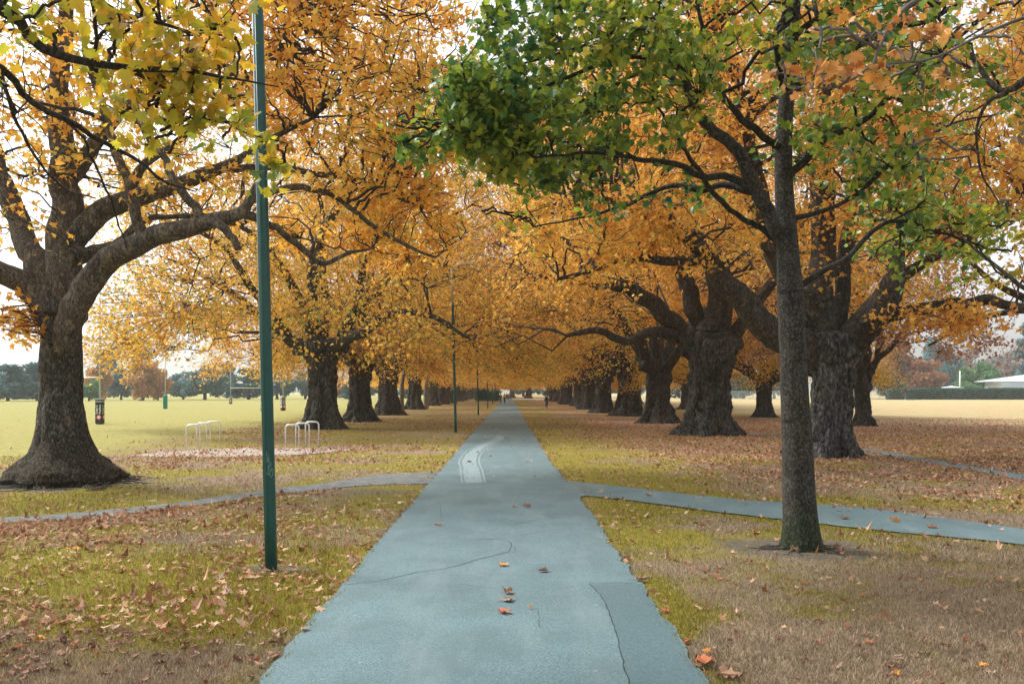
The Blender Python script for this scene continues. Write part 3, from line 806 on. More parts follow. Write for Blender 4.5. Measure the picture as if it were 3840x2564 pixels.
# ------------------------------------------------------------------ young green tree beside the path
b3 = gp(1840, 1256)
D3 = b3[1]
young = empty('young_tree', b3, label='young green leaved tree with slim smooth trunk on bare earth right of the path', cat='tree')
trunk_obj(px_trunk([(1840, 1258, D3, 45), (1839, 1240, D3, 42), (1836, 1190, D3, 38), (1832, 1120, D3, 36), (1828, 1000, D3, 33), (1822, 900, D3, 31), (1818, 800, D3, 29), (1814, 720, D3, 29), (1812, 660, D3, 29), (1808, 600, D3, 25), (1802, 500, D3, 22), (1797, 400, D3, 20), (1797, 320, D3, 19), (1804, 220, D3, 17), (1812, 120, D3, 16), (1820, 20, D3, 15), (1830, -120, D3, 12), (1830, -300, D3, 8)], b3),
          young, M['maple_bark'], 48, 200, .22, 7, .012, .18, 1.0)
d = D3
HY_ = [
    [(1818, 665, d, 20.6), (1800, 580, d, 18.1), (1780, 520, d - .1, 16.3), (1744, 450, d - .2, 15.5), (1718, 408, d - .3, 15.5), (1692, 343, d - .4, 13.8), (1641, 309, d - .5, 12.9), (1602, 257, d - .6, 11.2), (1576, 197, d - .7, 10.3), (1550, 129, d - .8, 9.5), (1529, 77, d - .9, 8.6), (1500, -20, d - 1, 6.9), (1470, -160, d - 1, 4.3)],
    [(1810, 400, d, 10.3), (1847, 369, d, 8.6), (1894, 317, d - .1, 8.2), (1937, 300, d - .2, 7.7), (1997, 266, d - .3, 6.9), (2044, 214, d - .5, 6.0), (2117, 146, d - .7, 5.2), (2194, 90, d - 1, 4.3), (2280, 20, d - 1.2, 2.6)],
    [(1812, 505, d, 7.7), (1840, 497, d, 6.0), (1872, 489, d, 5.2), (1937, 463, d + .2, 4.7), (2001, 416, d + .3, 4.3), (2065, 343, d + .5, 3.9), (2138, 305, d + .7, 3.4), (2215, 275, d + 1, 2.6), (2300, 260, d + 1.2, 1.7)],
    [(1822, 660, d, 9.5), (1850, 645, d, 7.7), (1894, 618, d, 6.9), (1945, 588, d + .2, 6.0), (2001, 532, d + .5, 5.2), (2060, 505, d + .7, 4.3), (2150, 530, d + 1, 3.4), (2240, 560, d + 1.2, 2.6)],
    [(1808, 225, d, 10.3), (1850, 180, d, 9.5), (1915, 133, d - .2, 8.6), (1980, 99, d - .4, 7.7), (2044, 64, d - .6, 6.9), (2130, 47, d - .9, 5.2), (2198, 9, d - 1.1, 3.4)],
    [(1815, 90, d, 8.6), (1855, 56, d, 7.7), (1920, 21, d - .2, 6.9), (1958, -10, d - .3, 6.0), (2020, -100, d - .5, 3.4)],
    [(1798, 225, d, 7.7), (1786, 146, d - .2, 6.9), (1778, 86, d - .3, 6.5), (1800, 21, d - .4, 6.0), (1790, -100, d - .5, 3.4)],
    [(1796, 345, d, 9.5), (1774, 330, d - .1, 8.6), (1735, 300, d - .2, 8.6), (1692, 262, d - .3, 7.7), (1658, 219, d - .4, 6.9), (1632, 180, d - .5, 6.0), (1615, 103, d - .6, 5.2), (1606, 43, d - .7, 4.3), (1590, -80, d - .8, 2.6)],
    [(1735, 432, d - .2, 10.3), (1676, 409, d - .3, 8.6), (1613, 403, d - .5, 7.7), (1566, 384, d - .6, 6.9), (1504, 371, d - .8, 6.0), (1442, 362, d - 1, 5.2), (1379, 350, d - 1.1, 4.3), (1317, 353, d - 1.2, 3.4), (1223, 362, d - 1.3, 2.6)],
    [(1735, 440, d - .1, 9.5), (1666, 424, d + .1, 7.7), (1613, 434, d + .3, 6.9), (1551, 426, d + .4, 6.0), (1488, 446, d + .6, 5.2), (1442, 468, d + .7, 4.3), (1379, 487, d + .8, 3.4), (1332, 499, d + .9, 2.6), (1223, 521, d + 1, 1.7)],
    [(1775, 548, d, 7.7), (1740, 522, d, 6.9), (1691, 496, d, 6.0), (1644, 452, d - .2, 6.0), (1613, 409, d - .3, 5.6), (1582, 362, d - .4, 5.2), (1560, 331, d - .5, 4.3), (1530, 280, d - .7, 3.4), (1490, 210, d - .8, 2.6)],
    [(1553, 140, d - .8, 6.9), (1457, 131, d - .9, 6.0), (1371, 150, d - 1, 5.2), (1307, 176, d - 1, 4.7), (1264, 193, d - 1.1, 4.3), (1200, 223, d - 1.1, 3.4), (1157, 249, d - 1.2, 2.6), (1060, 300, d - 1.2, 1.7)],
    [(1562, 160, d - .8, 6.0), (1491, 110, d - .6, 5.2), (1393, 97, d - .5, 4.7), (1350, 103, d - .4, 4.3), (1264, 129, d - .3, 3.4), (1114, 172, d - .2, 2.1), (1010, 230, d - .1, 1.7)],
    [(1535, 90, d - .9, 6.0), (1457, 26, d - 1, 5.2), (1371, 12, d - 1, 4.3), (1264, 20, d - 1.1, 3.4), (1114, 60, d - 1.2, 1.7)],
    [(1585, 215, d - .7, 6.9), (1513, 165, d - .4, 5.2), (1436, 180, d - .2, 4.7), (1371, 223, d, 4.3), (1285, 249, d + .1, 3.9), (1200, 275, d + .2, 3.4), (1114, 300, d + .3, 2.6), (1000, 320, d + .3, 1.7)],
]
NY = np.concatenate([limb_obj(px_limb(r), young, M['maple_bark'] if k == 0 else M['maple_limb'], b3, 10, .05) for k, r in enumerate(HY_)])
rg = np.random.default_rng(24)
g = lambda px, py, dd, rx, ry, rz, w: (at(px, py, dd) - b3, (rx / F * dd, ry, rz / F * dd), w)
sp = [g(1330, 110, 9.8, 260, 1.6, 130, 5), g(1070, 260, 9.6, 160, 1.0, 95, 4.6), g(1260, 330, 10, 170, 1.4, 90, 2.6), g(950, 310, 9.6, 55, .4, 50, 1.6), g(1130, 500, 11, 70, .6, 35, .45), g(1500, 210, 9.8, 160, 1.4, 130, 1.6), g(1160, 400, 10.6, 110, .8, 60, .9), g(1520, 430, 11, 140, 1, 50, .5),
      g(1780, 20, 10, 330, 2, 150, 3.0), g(2060, 150, 9.6, 270, 2, 150, 2.6), g(1950, 330, 10.8, 200, 1.4, 110, 1.2), g(2160, 540, 11.8, 190, 1.3, 75, 2.6), g(2050, 430, 11.2, 150, 1.2, 70, .7), g(2240, 330, 11.5, 150, 1.5, 80, .9), g(1700, -300, 10.5, 500, 3, 180, 4), g(2200, 640, 12, 120, 1, 40, .35), g(1400, 470, 11, 120, .8, 40, .4)]
foliage(young, NY[:, :3], NY[:, 3], blobs(sp, 190, rg, None, .1), blobs(sp, 1700, rg, (1.1, .48), .1), (M['maple_limb'], M['maple_limb'], M['maple_leaf']), 11500, .096, LEAF_HI, rg, twig_r=.0036, spread=.08, branch_r=.010, up=.9, droop=.8, from_=.45)

# ------------------------------------------------------------------ trees that lean in from outside the frame
b4 = np.array([-6.6, 4.2, 0.0])
overL = empty('maple_tree', b4, label='golden green maple reaching its branches in over the upper left', cat='tree')
trunk_obj([(0, 0, 0, .30), (0, 0, .6, .24), (.05, 0, 2, .21), (.1, .1, 4, .18), (.2, .2, 6, .13), (.3, .3, 9, .05)], overL, M['maple_bark'], 32, 60, .3, 7, .015, .25, 3.0)
HO = [
    [(*(b4 + (.1, .1, 3.6)), .09), (*at(-420, -20, 5.6), .06), (*at(8, 20, 6.2), .045), (*at(58, 78, 6.3), .036), (*at(105, 121, 6.4), .033), (*at(187, 137, 6.5), .031), (*at(304, 158, 6.6), .026), (*at(429, 164, 6.8), .018), (*at(542, 181, 7), .010), (*at(640, 200, 7.2), .005)],
    [(*(b4 + (.08, .08, 3.0)), .08), (*at(-300, 90, 6.6), .05), (*at(0, 156, 7.6), .032), (*at(51, 211, 7.8), .030), (*at(105, 254, 7.9), .027), (*at(180, 293, 8), .024), (*at(234, 331, 8.1), .021), (*at(312, 367, 8.2), .016), (*at(382, 419, 8.3), .012), (*at(450, 440, 8.4), .006)],
    [(*(b4 + (.15, .15, 4.6)), .07), (*at(-100, -200, 6), .05), (*at(150, -60, 6.6), .03), (*at(260, 30, 6.8), .022), (*at(380, 60, 7), .014), (*at(450, 80, 7.2), .009), (*at(510, 60, 7.4), .005)],
    [(*at(105, 254, 7.9), .016), (*at(190, 320, 8), .012), (*at(260, 460, 8.1), .010), (*at(290, 570, 8.2), .006)],
    [(*at(304, 158, 6.6), .014), (*at(390, 220, 7), .011), (*at(480, 270, 7.2), .009), (*at(560, 300, 7.4), .007), (*at(660, 330, 7.6), .004)],
    [(*at(0, 156, 7.6), .02), (*at(60, 330, 7.9), .013), (*at(130, 420, 8.2), .010), (*at(220, 455, 8.3), .007)],
]
NO = np.concatenate([limb_obj(r, overL, M['maple_limb'], b4, 10, .06) for r in HO])
rg = np.random.default_rng(25)
g = lambda px, py, dd, rx, ry, rz, w: (at(px, py, dd) - b4, (rx / F * dd, ry, rz / F * dd), w)
sp = [g(330, 120, 6.9, 230, .8, 140, 4), g(190, 40, 6.6, 170, .6, 80, 1.4), g(450, 60, 7.2, 90, .4, 90, .9), g(540, 310, 7.4, 110, .4, 60, 1.5), g(600, 400, 7.8, 80, .4, 45, .8), g(400, 290, 7.3, 120, .5, 60, 1.2), g(300, -150, 6.5, 350, 1.2, 120, 3), g(-250, 100, 6, 200, 1.2, 200, 2), g(420, 190, 7, 120, .4, 50, 1.2)]
foliage(overL, NO[:, :3], NO[:, 3], blobs(sp, 60, rg, None, .1), blobs(sp, 260, rg, (1.7, .48), .1), (M['maple_limb'], M['maple_limb'], M['gold_leaf']), 1100, .104, LEAF_HI, rg, twig_r=.0022, spread=.10, branch_r=.006, up=.8, droop=1.0, from_=.4)

b5 = np.array([7.2, 3.6, 0.0])
overR = empty('plane_tree', b5, label='tree just out of view on the right hanging large rust orange leaves on grey twigs', cat='tree')
trunk_obj([(0, 0, 0, .42), (0, 0, .6, .34), (0, 0, 2, .30), (0, .1, 4, .27), (-.1, .2, 6, .2), (-.2, .3, 10, .08)], overR, M['plane_bark'], 32, 60, .35, 7, .03, .3, 5.0)
HO = [
    [(*(b5 + (-.05, .1, 4)), .10), (*at(2500, -60, 6.6), .05), (*at(2200, -30, 6.4), .026), (*at(2080, 15, 6.2), .016), (*at(2024, 90, 6.1), .012), (*at(2000, 150, 6), .010), (*at(1960, 180, 6), .008), (*at(1895, 208, 6), .005), (*at(1805, 197, 6), .003)],
    [(*at(2000, 150, 6), .008), (*at(2065, 145, 6.2), .008), (*at(2150, 130, 6.5), .009), (*at(2300, 60, 7), .012), (*at(2600, -40, 7.2), .03)],
    [(*(b5 + (-.05, .12, 4.6)), .09), (*at(2800, -40, 7.2), .07), (*at(2450, 140, 8), .045), (*at(2348, 185, 8.3), .038), (*at(2310, 212, 8.5), .036), (*at(2270, 195, 8.6), .03), (*at(2220, 120, 8.8), .022), (*at(2160, 60, 9), .012)],
    [(*at(2310, 212, 8.5), .03), (*at(2265, 235, 8.6), .018), (*at(2240, 300, 8.8), .014), (*at(2250, 390, 9), .011), (*at(2290, 470, 9.2), .008)],
    [(*(b5 + (-.05, .12, 3.4)), .08), (*at(2700, 620, 8), .05), (*at(2450, 690, 8.6), .03), (*at(2348, 655, 9), .024), (*at(2290, 610, 9.2), .020), (*at(2230, 565, 9.4), .014), (*at(2180, 520, 9.6), .007)],
]
NO = np.concatenate([limb_obj(r, overR, M['pale_twig'] if k < 2 else M['limb_dark'], b5, 8, .06) for k, r in enumerate(HO)])
rg = np.random.default_rng(26)
g = lambda px, py, dd, rx, ry, rz, w: (at(px, py, dd) - b5, (rx / F * dd, ry, rz / F * dd), w)
sp = [g(1900, 170, 6, 200, .25, 45, 1.6), g(2010, 80, 6.1, 150, .3, 60, 1.4), g(2120, 130, 6.4, 120, .3, 80, 1.0), g(2250, 60, 6.8, 120, .5, 80, .8), g(2060, 330, 8.5, 120, .3, 60, .4), g(2350, 480, 9.4, 90, .4, 90, .25), g(2270, 730, 9.4, 90, .4, 60, .2), g(2600, 100, 7, 200, 1, 200, 1.5)]
foliage(overR, NO[:, :3], NO[:, 3], blobs(sp, 34, rg, None, .1), blobs(sp, 100, rg, None, .1), (M['pale_twig'], M['pale_twig'], M['rust_leaf']), 150, .088, LEAF_HI, rg, twig_r=.0016, spread=.04, branch_r=.005, up=.5, droop=1.0, from_=.6)

# pale tree whose upper trunk shows at the right edge
p = np.array([23.5, 33.0, 0])
edge = avenue(p[0], p[1], protoE, 2.7, .9, 'tree at the far right edge, only its pale upper trunk and crown in the frame', 'trees of the outer right row', 1.0)

limb_obj([(.0, 0, 4.2, .30), (-1.2, 0, 6.0, .25), *[(*((at(px_, py_, 33.0) - p) / .9), r_) for px_, py_, r_ in ((2352, 440, .21), (2340, 200, .19), (2338, 60, .17), (2350, -120, .12))]], edge, M['pale_bark'], np.zeros(3), 12, .08)
edge.rotation_euler = (0, 0, 0)
# two pale saplings in the left row
for k, (px, py, lean, lab) in enumerate([(921, 948, .06, 'thin pale sapling with curved trunk between two big trunks, left row'), (976, 936, .10, 'thinner pale sapling farther back beside the straighter grey trunk')]):
    p = gp(px, py)
    t = empty('sapling', p, label=lab, cat='sapling', group='pale saplings in the left row')
    s = 1.0 + .25 * k
    cz = [(0, 0, 0, .30 * s), (.02, 0, .5, .22 * s), (.0, 0, 1.5, .19 * s), (.1, 0, 3, .16 * s), (.45, 0, 4.6, .13 * s), (.8, .1, 6.5, .08)]
    trunk_obj(cz, t, M['pale_bark'], 20, 40, .2, 5, .02, .25, k + 2)
    S = limb_obj([(.05, 0, 2.8, .09), (.5, .1, 3.6, .07), (1.1, .1, 4.4, .05), (1.9, .2, 5, .03)], t, M['pale_bark'], np.zeros(3), 8, .08)
    nn = np.vstack([S, [(a, b, c, r_) for a, b, c, r_ in cz[3:]]])
    rg = np.random.default_rng(40 + k)
    sb = [(np.array([.8, 0, 6.2]), (1.8, 1.8, 1.8), 1)]
    foliage(t, nn[:, :3], nn[:, 3], blobs(sb, 14, rg), blobs(sb, 130, rg), (M['pale_bark'], M['twig_bark'], M['plane_leaf_olive']), 2600, .17, LEAF_LOW, rg, spread=.15)

# ------------------------------------------------------------------ ground
def path_l(y): return -1.63 + .12 * sstep(30, 120, y) + .07 * (n2(y, y * 0, .9, 3, 3.1) - .5) + .08 * (n2(y, y * 0, 4.5, 2, 9.7) - .5) + .05 * (n2(y, y * 0, 14, 2, 19.7) - .5)
def path_r(y): return 1.30 - .16 * sstep(14, 24, y) + .14 * sstep(40, 160, y) + .10 * (n2(y, y * 0, .8, 3, 5.3) - .5) + .09 * (n2(y, y * 0, 4.1, 2, 1.7) - .5) + .05 * (n2(y, y * 0, 13, 2, 11.7) - .5)


RFAR = [gp(1258, 1075), gp(1285, 1096), gp(1330, 1106), gp(1420, 1115), gp(1651, 1141), gp(1996, 1167), gp(2348, 1214), gp(2900, 1300)]
RNEAR = [gp(1318, 1150), gp(1335, 1138), gp(1370, 1139), gp(1450, 1148), gp(1651, 1174), gp(1996, 1214), gp(2348, 1250), gp(2900, 1350)]
TRACKS = [([(1012, 1080), (860, 1090), (740, 1108), (600, 1124), (400, 1152), (200, 1173), (0, 1187), (-500, 1230)], [(1004, 1108), (870, 1111), (700, 1126), (600, 1138), (400, 1164), (200, 1187), (0, 1201), (-500, 1250)])]
FARP = ([(1600, 984), (1790, 1000), (1981, 1028), (2057, 1040), (2348, 1088), (2900, 1170)], [(1600, 986), (1790, 1004), (1981, 1034), (2057, 1048), (2348, 1100), (2900, 1190)])
PADP = ([(300, 1043), (430, 1033), (540, 1028), (660, 1027), (800, 1029)], [(300, 1045), (400, 1047), (540, 1046), (680, 1043), (800, 1032)])


def strip_pts(up, lo, n, jit=.0, seed=0.0):
    A = spline([gp(*p) if len(p) == 2 else p for p in up], n)
    B = spline([gp(*p) if len(p) == 2 else p for p in lo], n)
    if jit:
        w = (A - B)
        ja = (n2(A[:, 0], A[:, 1], 2.2, 3, seed) - .5)[:, None] * jit + (n2(A[:, 0], A[:, 1], 9, 2, seed + 7) - .5)[:, None] * jit * .5
        jb = (n2(B[:, 0], B[:, 1], 2.2, 3, seed + 3) - .5)[:, None] * jit + (n2(B[:, 0], B[:, 1], 9, 2, seed + 11) - .5)[:, None] * jit * .5
        u = w / (np.linalg.norm(w, axis=1, keepdims=True) + 1e-6)
        A = A + u * ja
        B = B - u * jb
    return A, B


def strip_mesh(name, A, B, z, mat, cross=4, parent=None):
    n = len(A)
    t = np.linspace(0, 1, cross + 1)[None, :, None]
    V = A[:, None] * (1 - t) + B[:, None] * t
    V[..., 2] = z
    idx = np.arange(n * (cross + 1)).reshape(n, cross + 1)
    q = np.stack([idx[:-1, :-1], idx[:-1, 1:], idx[1:, 1:], idx[1:, :-1]], -1).reshape(-1, 4)
    nz = np.cross(V[0, 1] - V[0, 0], V[1, 0] - V[0, 0])[2]
    if nz < 0: pass
    else: q = q[:, ::-1]
    # the normal must look up
    a, b, c = V.reshape(-1, 3)[q[len(q) // 2][:3]]
    if np.cross(b - a, c - a)[2] < 0: q = q[:, ::-1]
    return obj(name, V.reshape(-1, 3), [q], mat, parent)


STR = {'side': (np.array(RFAR), np.array(RNEAR))}


def in_strip(x, y, A, B):
    """1 where a point lies between the two edges of a strip"""
    res = np.zeros(len(x), bool)
    n = len(A)
    for k in range(n - 1):
        P = [A[k], A[k + 1], B[k + 1], B[k]]
        s = np.ones(len(x), bool)
        sg = None
        pos = np.ones(len(x), bool)
        neg = np.ones(len(x), bool)
        for i in range(4):
            a, b = P[i], P[(i + 1) % 4]
            cr = (b[0] - a[0]) * (y - a[1]) - (b[1] - a[1]) * (x - a[0])
            pos &= cr >= -1e-9
            neg &= cr <= 1e-9
        res |= pos | neg
    return res


SIDE = strip_pts(RFAR, RNEAR, 240, .16, 2.0)
TRK = [strip_pts(u, l, 90, .35, 5.0 + k * 3) for k, (u, l) in enumerate(TRACKS)]
FAR = strip_pts(*FARP, 60, .2, 14.0)
PAD = strip_pts(*PADP, 60, .5, 20.0)


def on_paths(x, y, m=0.0):
    r = (x > path_l(y) - m) & (x < path_r(y) + m) & (y < 232)
    r |= in_strip(x, y, *SIDE)
    return r


TREES_B = [(b0, 2.6, 1.0), (b1, 2.4, 1.0), (b2, 2.2, 1.0), (b3, 1.25, 1.0)] + [(gp(a, c), 2.0, 1.0) for a, c, _, _ in LEFT + RIGHT] + [(gp(s_[0], s_[1]), 1.4, 1.0) for s_ in SEC]
POST0 = gp(622, 1304)


def zones(x, y):
    """how dry the turf is, where the soil is bare, how thick the fallen leaves lie"""
    x = np.asarray(x, float)
    y = np.asarray(y, float)
    n1 = n2(x, y, .55, 4, 2.2)
    n3 = n2(x, y, 2.3, 3, 8.8)
    edge = np.minimum(np.abs(x - path_l(y)), np.abs(x - path_r(y)))
    dry = np.where(x < 0, .34 + .08 * sstep(9, 5, y), .62)
    dry = np.where((x > 0) & (y > 12.5), .28 + .27 * sstep(3.0, 6.5, x), dry)
    dry += .25 * np.exp(-(((x - 4.5) / 3.2) ** 2 + ((y - 8.5) / 3.0) ** 2))
    dry = np.where((x < -12) | (y > 70), .35, dry)
    dry -= .40 * np.exp(-edge / .38) * (x > 0) + .12 * np.exp(-edge / .6) * (x < 0)
    sde = np.exp(-np.abs(y - np.interp(x, SIDE[1][:, 0], SIDE[1][:, 1]) + .25) / .28) * (x > 1.2) * (y < 18)
    dry -= .35 * sde
    dry = np.clip(dry + (n1 - .5) * 1.7 + (n3 - .5) * .7, 0, 1)
    earth = np.zeros_like(x)
    for c, r, w in TREES_B:
        dd = np.hypot(x - c[0], (y - c[1]) * 1.15)
        earth = np.maximum(earth, w * sstep(r, r * .35, dd + (n3 - .5) * 1.3 * r * .6 + (n1 - .5) * r * .6))
    dd = np.hypot((x - POST0[0]), (y - POST0[1] - .05) * 1.7)
    earth = np.maximum(earth, .9 * sstep(.62, .3, dd + (n3 - .5) * .3))
    earth = np.maximum(earth, .95 * np.exp(-np.clip(edge, 0, None) / (.06 + .16 * sstep(.45, .62, n1))) * (y < 40))
    earth = np.maximum(earth, .75 * np.exp(-(((x + 2.6) / 1.5) ** 2 + ((y - 16.6) / 1.15) ** 2)) * (x < -1.5))
    earth = np.maximum(earth, .55 * np.exp(-((x + 5.5) / 3.2) ** 2 - ((y - 15.6) / .35) ** 2))
    lit = .05 + np.zeros_like(x)
    lit = np.where(x < 0, .62 * sstep(18, 9, y) * (.5 + .8 * sstep(-1.8, -3.5, x)) + .05, .11)
    yt = np.interp(x, TRK[0][1][::-1, 0], TRK[0][1][::-1, 1])
    lit += np.where(x < -2.6, 1.9 * sstep(2.6, .4, yt - y) * (y < yt) * sstep(-2.8, -6.0, x), 0)
    lit += np.where((x > 2.2) & (y > 13.5), (.42 + .32 * sstep(17, 22, y)) * sstep(2.8, 7.5, x), 0)
    lit += np.where((x > 2.0) & (y > 24), .20 * sstep(2.0, 6, x), 0)
    lit = np.where(x < -14, lit, lit)
    lit *= np.where(x > 14, np.maximum(.30 * sstep(150, 60, y), sstep(75, 42, y)), 1)
    lit += np.where((x < -1.8) & (x > -14) & (y > 20), .26 * sstep(.40, .62, n2(x, y, .22, 2, 31)), 0)
    lit += .45 * np.exp(-(((x + 6.8) / 3.2) ** 2 + ((y - 24.6) / 1.6) ** 2))
    lit += np.where((np.abs(x) < 14) & (y > 60), .30 * sstep(.35, .6, n2(x * .4, y, .12, 2, 77)), 0)
    lit *= np.where(x < -14, .06, 1)
    lit = np.clip(lit * np.clip(3.6 * n2(x, y, .75, 4, 41) - .75, .04, 2.2), 0, 2.2)
    fld = np.maximum(sstep(-11, -16, x) * sstep(18, 26, y), sstep(15, 24, x) * sstep(40, 62, y))
    return dry, earth, lit, fld


def axis(*segs):
    out = []
    for a, b, s in segs:
        out.append(np.arange(a, b, s))
    return np.unique(np.round(np.concatenate(out), 4))


gx = axis((-1600, -400, 300), (-400, -80, 40), (-80, -16, 1.5), (-16, -2.5, .22), (-2.5, 2.5, .1), (2.5, 17, .22), (17, 80, 1.5), (80, 400, 40), (400, 1601, 300))
gy = axis((-40, 0, 8), (0, 4, .8), (4, 12, .11), (12, 30, .22), (30, 80, .7), (80, 260, 4), (260, 600, 40), (600, 1700, 250))
GX, GY = np.meshgrid(gx, gy, indexing='ij')
gxf, gyf = GX.ravel(), GY.ravel()
dry, earth, lit, fld = zones(gxf, gyf)
gz = np.where((gyf > 3) & (gyf < 45), .05 * (n2(gxf, gyf, .35, 2, 3) - .6), -.01)
cov = ((gxf > path_l(gyf) - .3) & (gxf < path_r(gyf) + .3))
for A, B in [SIDE] + TRK + [FAR, PAD]:
    cov |= in_strip(gxf, gyf, A, B)
gz = np.where(cov | (gyf > 45), -.012, np.minimum(gz, .0) - .004)
idx = np.arange(len(gxf)).reshape(len(gx), len(gy))
q = np.stack([idx[:-1, :-1], idx[1:, :-1], idx[1:, 1:], idx[:-1, 1:]], -1).reshape(-1, 4)

t = NT('ground')
co = t.n('TexCoord').outputs['Object']
at_ = t.n('Attribute', _attribute_name='zone').outputs
sep = t.n('SeparateColor', i0=at_[0]).outputs
fine = t.noise(co, 26, 6, .7)
med = t.noise(co, 3.2, 5, .6)
vf = t.noise(t.n('Mapping', Vector=co, Scale=(1, .35, 1)).outputs[0], 90, 3, .7)
gcol = t.ramp(fine, [(.25, (.070, .066, .012, 1)), (.5, (.215, .188, .030, 1)), (.75, (.38, .32, .07, 1))])
gcol = t.mix(t.ramp(med, [(.42, 0.0), (.62, .5)]), gcol, (.21, .165, .035, 1))
dcol = t.ramp(fine, [(.25, (.080, .060, .040, 1)), (.5, (.225, .168, .110, 1)), (.78, (.44, .345, .235, 1))])
fcol = t.ramp(med, [(.3, (.20, .19, .05, 1)), (.55, (.30, .275, .085, 1)), (.75, (.38, .345, .14, 1))])
m1 = t.math('ADD', sep[0], t.math('MULTIPLY', t.math('SUBTRACT', vf, .5), .9))
c = t.mix(t.ramp(m1, [(.30, 0.0), (.66, 1.0)]), gcol, dcol)
gxp = t.n('SeparateXYZ', Vector=co).outputs[0]
fcol = t.mix(t.ramp(t.math('MULTIPLY', gxp, .05), [(.3, 0.0), (.9, 1.0)]), fcol, t.ramp(t.noise(co, .5, 5, .65), [(.3, (.32, .25, .10, 1)), (.5, (.40, .325, .165, 1)), (.7, (.42, .30, .18, 1))]))
c = t.mix(t.n('Attribute', _attribute_name='field').outputs[2], c, fcol)
ecol = t.ramp(t.noise(co, 9, 6, .7), [(.3, (.045, .04, .036, 1)), (.55, (.135, .115, .096, 1)), (.75, (.22, .19, .16, 1))])
em = t.math('ADD', sep[1], t.math('MULTIPLY', t.math('SUBTRACT', fine, .5), 1.3))
c = t.mix(t.ramp(em, [(.36, 0.0), (.85, .9)]), c, ecol)
vo = t.n('TexVoronoi', Vector=co, Scale=7.5)
vc = t.n('SeparateColor', i0=vo.outputs['Color']).outputs
lcol = t.ramp(vc[1], [(0.0, (.15, .055, .025, 1)), (.4, (.34, .16, .085, 1)), (.7, (.48, .29, .19, 1)), (.93, (.52, .38, .30, 1)), (1.0, (.62, .28, .03, 1))])
lm = t.math('LESS_THAN', vc[0], sep[2])
c = t.mix(t.math('MULTIPLY', lm, .9), c, lcol)
b = t.n('BsdfPrincipled', Base__Color=c, Roughness=.95, Normal=t.bump(t.math('ADD', fine, t.math('MULTIPLY', vf, .6)), .55, .03))
b.inputs['Specular IOR Level'].default_value = .12
M['ground'] = t.done(b.outputs[0])
gm = make_mesh('ground', np.stack([gxf, gyf, gz], -1), [q], M['ground'])
ca = gm.color_attributes.new('zone', 'FLOAT_COLOR', 'POINT')
lt = np.clip(lit, 0, 1) * np.where(gyf < 13, .06, .20 + .45 * sstep(22, 50, gyf))
ca.data.foreach_set('color', np.stack([dry, earth, lt, np.ones_like(dry)], -1).astype(np.float32).ravel())
fa = gm.attributes.new('field', 'FLOAT', 'POINT')
fa.data.foreach_set('value', fld.astype(np.float32))
tag(link('ground', gm), 'olive and straw coloured park turf under the trees and across the playing fields', 'ground', kind='structure')

# ------------------------------------------------------------------ paths
t = NT('asphalt')
co = t.n('TexCoord').outputs['Object']
f1 = t.noise(co, 75, 6, .85)
f2 = t.noise(co, 1.3, 5, .6)
f3 = t.noise(t.n('Mapping', Vector=co, Scale=(1, .2, 1)).outputs[0], 2.1, 4, .6)
c = t.ramp(f1, [(.34, (.032, .070, .081, 1)), (.5, (.112, .184, .200, 1)), (.66, (.245, .33, .345, 1))])
c = t.mix(t.ramp(f2, [(.36, .5), (.60, 0.0)]), c, (.075, .122, .133, 1))
c = t.mix(t.ramp(f3, [(.5, 0.0), (.7, .4)]), c, (.21, .275, .285, 1))
vo = t.n('TexVoronoi', Vector=t.n('VectorMath', _operation='ADD', i0=co, i1=t.n('TexNoise', Vector=co, Scale=3.0, Detail=4.0).outputs['Color']).outputs[0], Scale=1.1, _feature='DISTANCE_TO_EDGE').outputs[0]
ck = t.math('MULTIPLY', t.ramp(vo, [(0.0, 1.0), (.007, 0.0)]), t.ramp(t.noise(co, .7, 2), [(.52, 0.0), (.6, .55)]))
c = t.mix(ck, c, (.05, .065, .06, 1))
sp_ = t.ramp(t.noise(co, 11, 2, .4), [(.74, 0.0), (.78, .5)])
c = t.mix(sp_, c, (.32, .38, .385, 1))
b = t.n('BsdfPrincipled', Base__Color=c, Roughness=.66, Normal=t.bump(f1, .5, .006))
b.inputs['Specular IOR Level'].default_value = .32
M['asphalt'] = t.done(b.outputs[0])
M['track'] = plain('track', (.135, .145, .14), .95, var=.45, scale=4)
M['gravel'] = plain('gravel', (.34, .285, .245), .95, var=.25, scale=14)
M['crack'] = plain('crack', (.035, .05, .045), .95, var=.4, scale=20)
M['seam_patch'] = plain('seam_patch', (.165, .21, .22), .85, var=.3, scale=60)
M['far_path'] = plain('far_path', (.52, .49, .47), .9, var=.15)

py_ = axis((2.5, 30, .06), (30, 80, .4), (80, 232.1, 4))
A = np.stack([path_l(py_), py_, 0 * py_], -1)
B = np.stack([path_r(py_), py_, 0 * py_], -1)
path = strip_mesh('path', A, B, .004, M['asphalt'], 8)
tag(path, 'straight blue grey asphalt path running down the avenue', 'path', kind='structure')
tag(strip_mesh('side_path', *SIDE, .0085, M['asphalt'], 5), 'narrow asphalt path branching off to the right behind the young tree', 'path', kind='structure')
trk = strip_mesh('dirt_track', *TRK[0], .002, M['track'], 4)
tag(trk, 'worn pale dirt track crossing the grass on the left', 'track', kind='structure')
tag(strip_mesh('far_footpath', *FAR, .002, M['asphalt'], 3), 'narrow grey path curving behind the big trunk on the right', 'path', kind='structure')
tag(strip_mesh('gravel_pad', *PAD, .002, M['gravel'], 4), 'pale gravel pad under the bike stands', 'gravel', kind='structure')
MB().box((16, 219, .004), (31, 9, .016)).box((6.5, 222.6, .006), (16, 1.6, .02)).build('cross_path', M['far_path'])
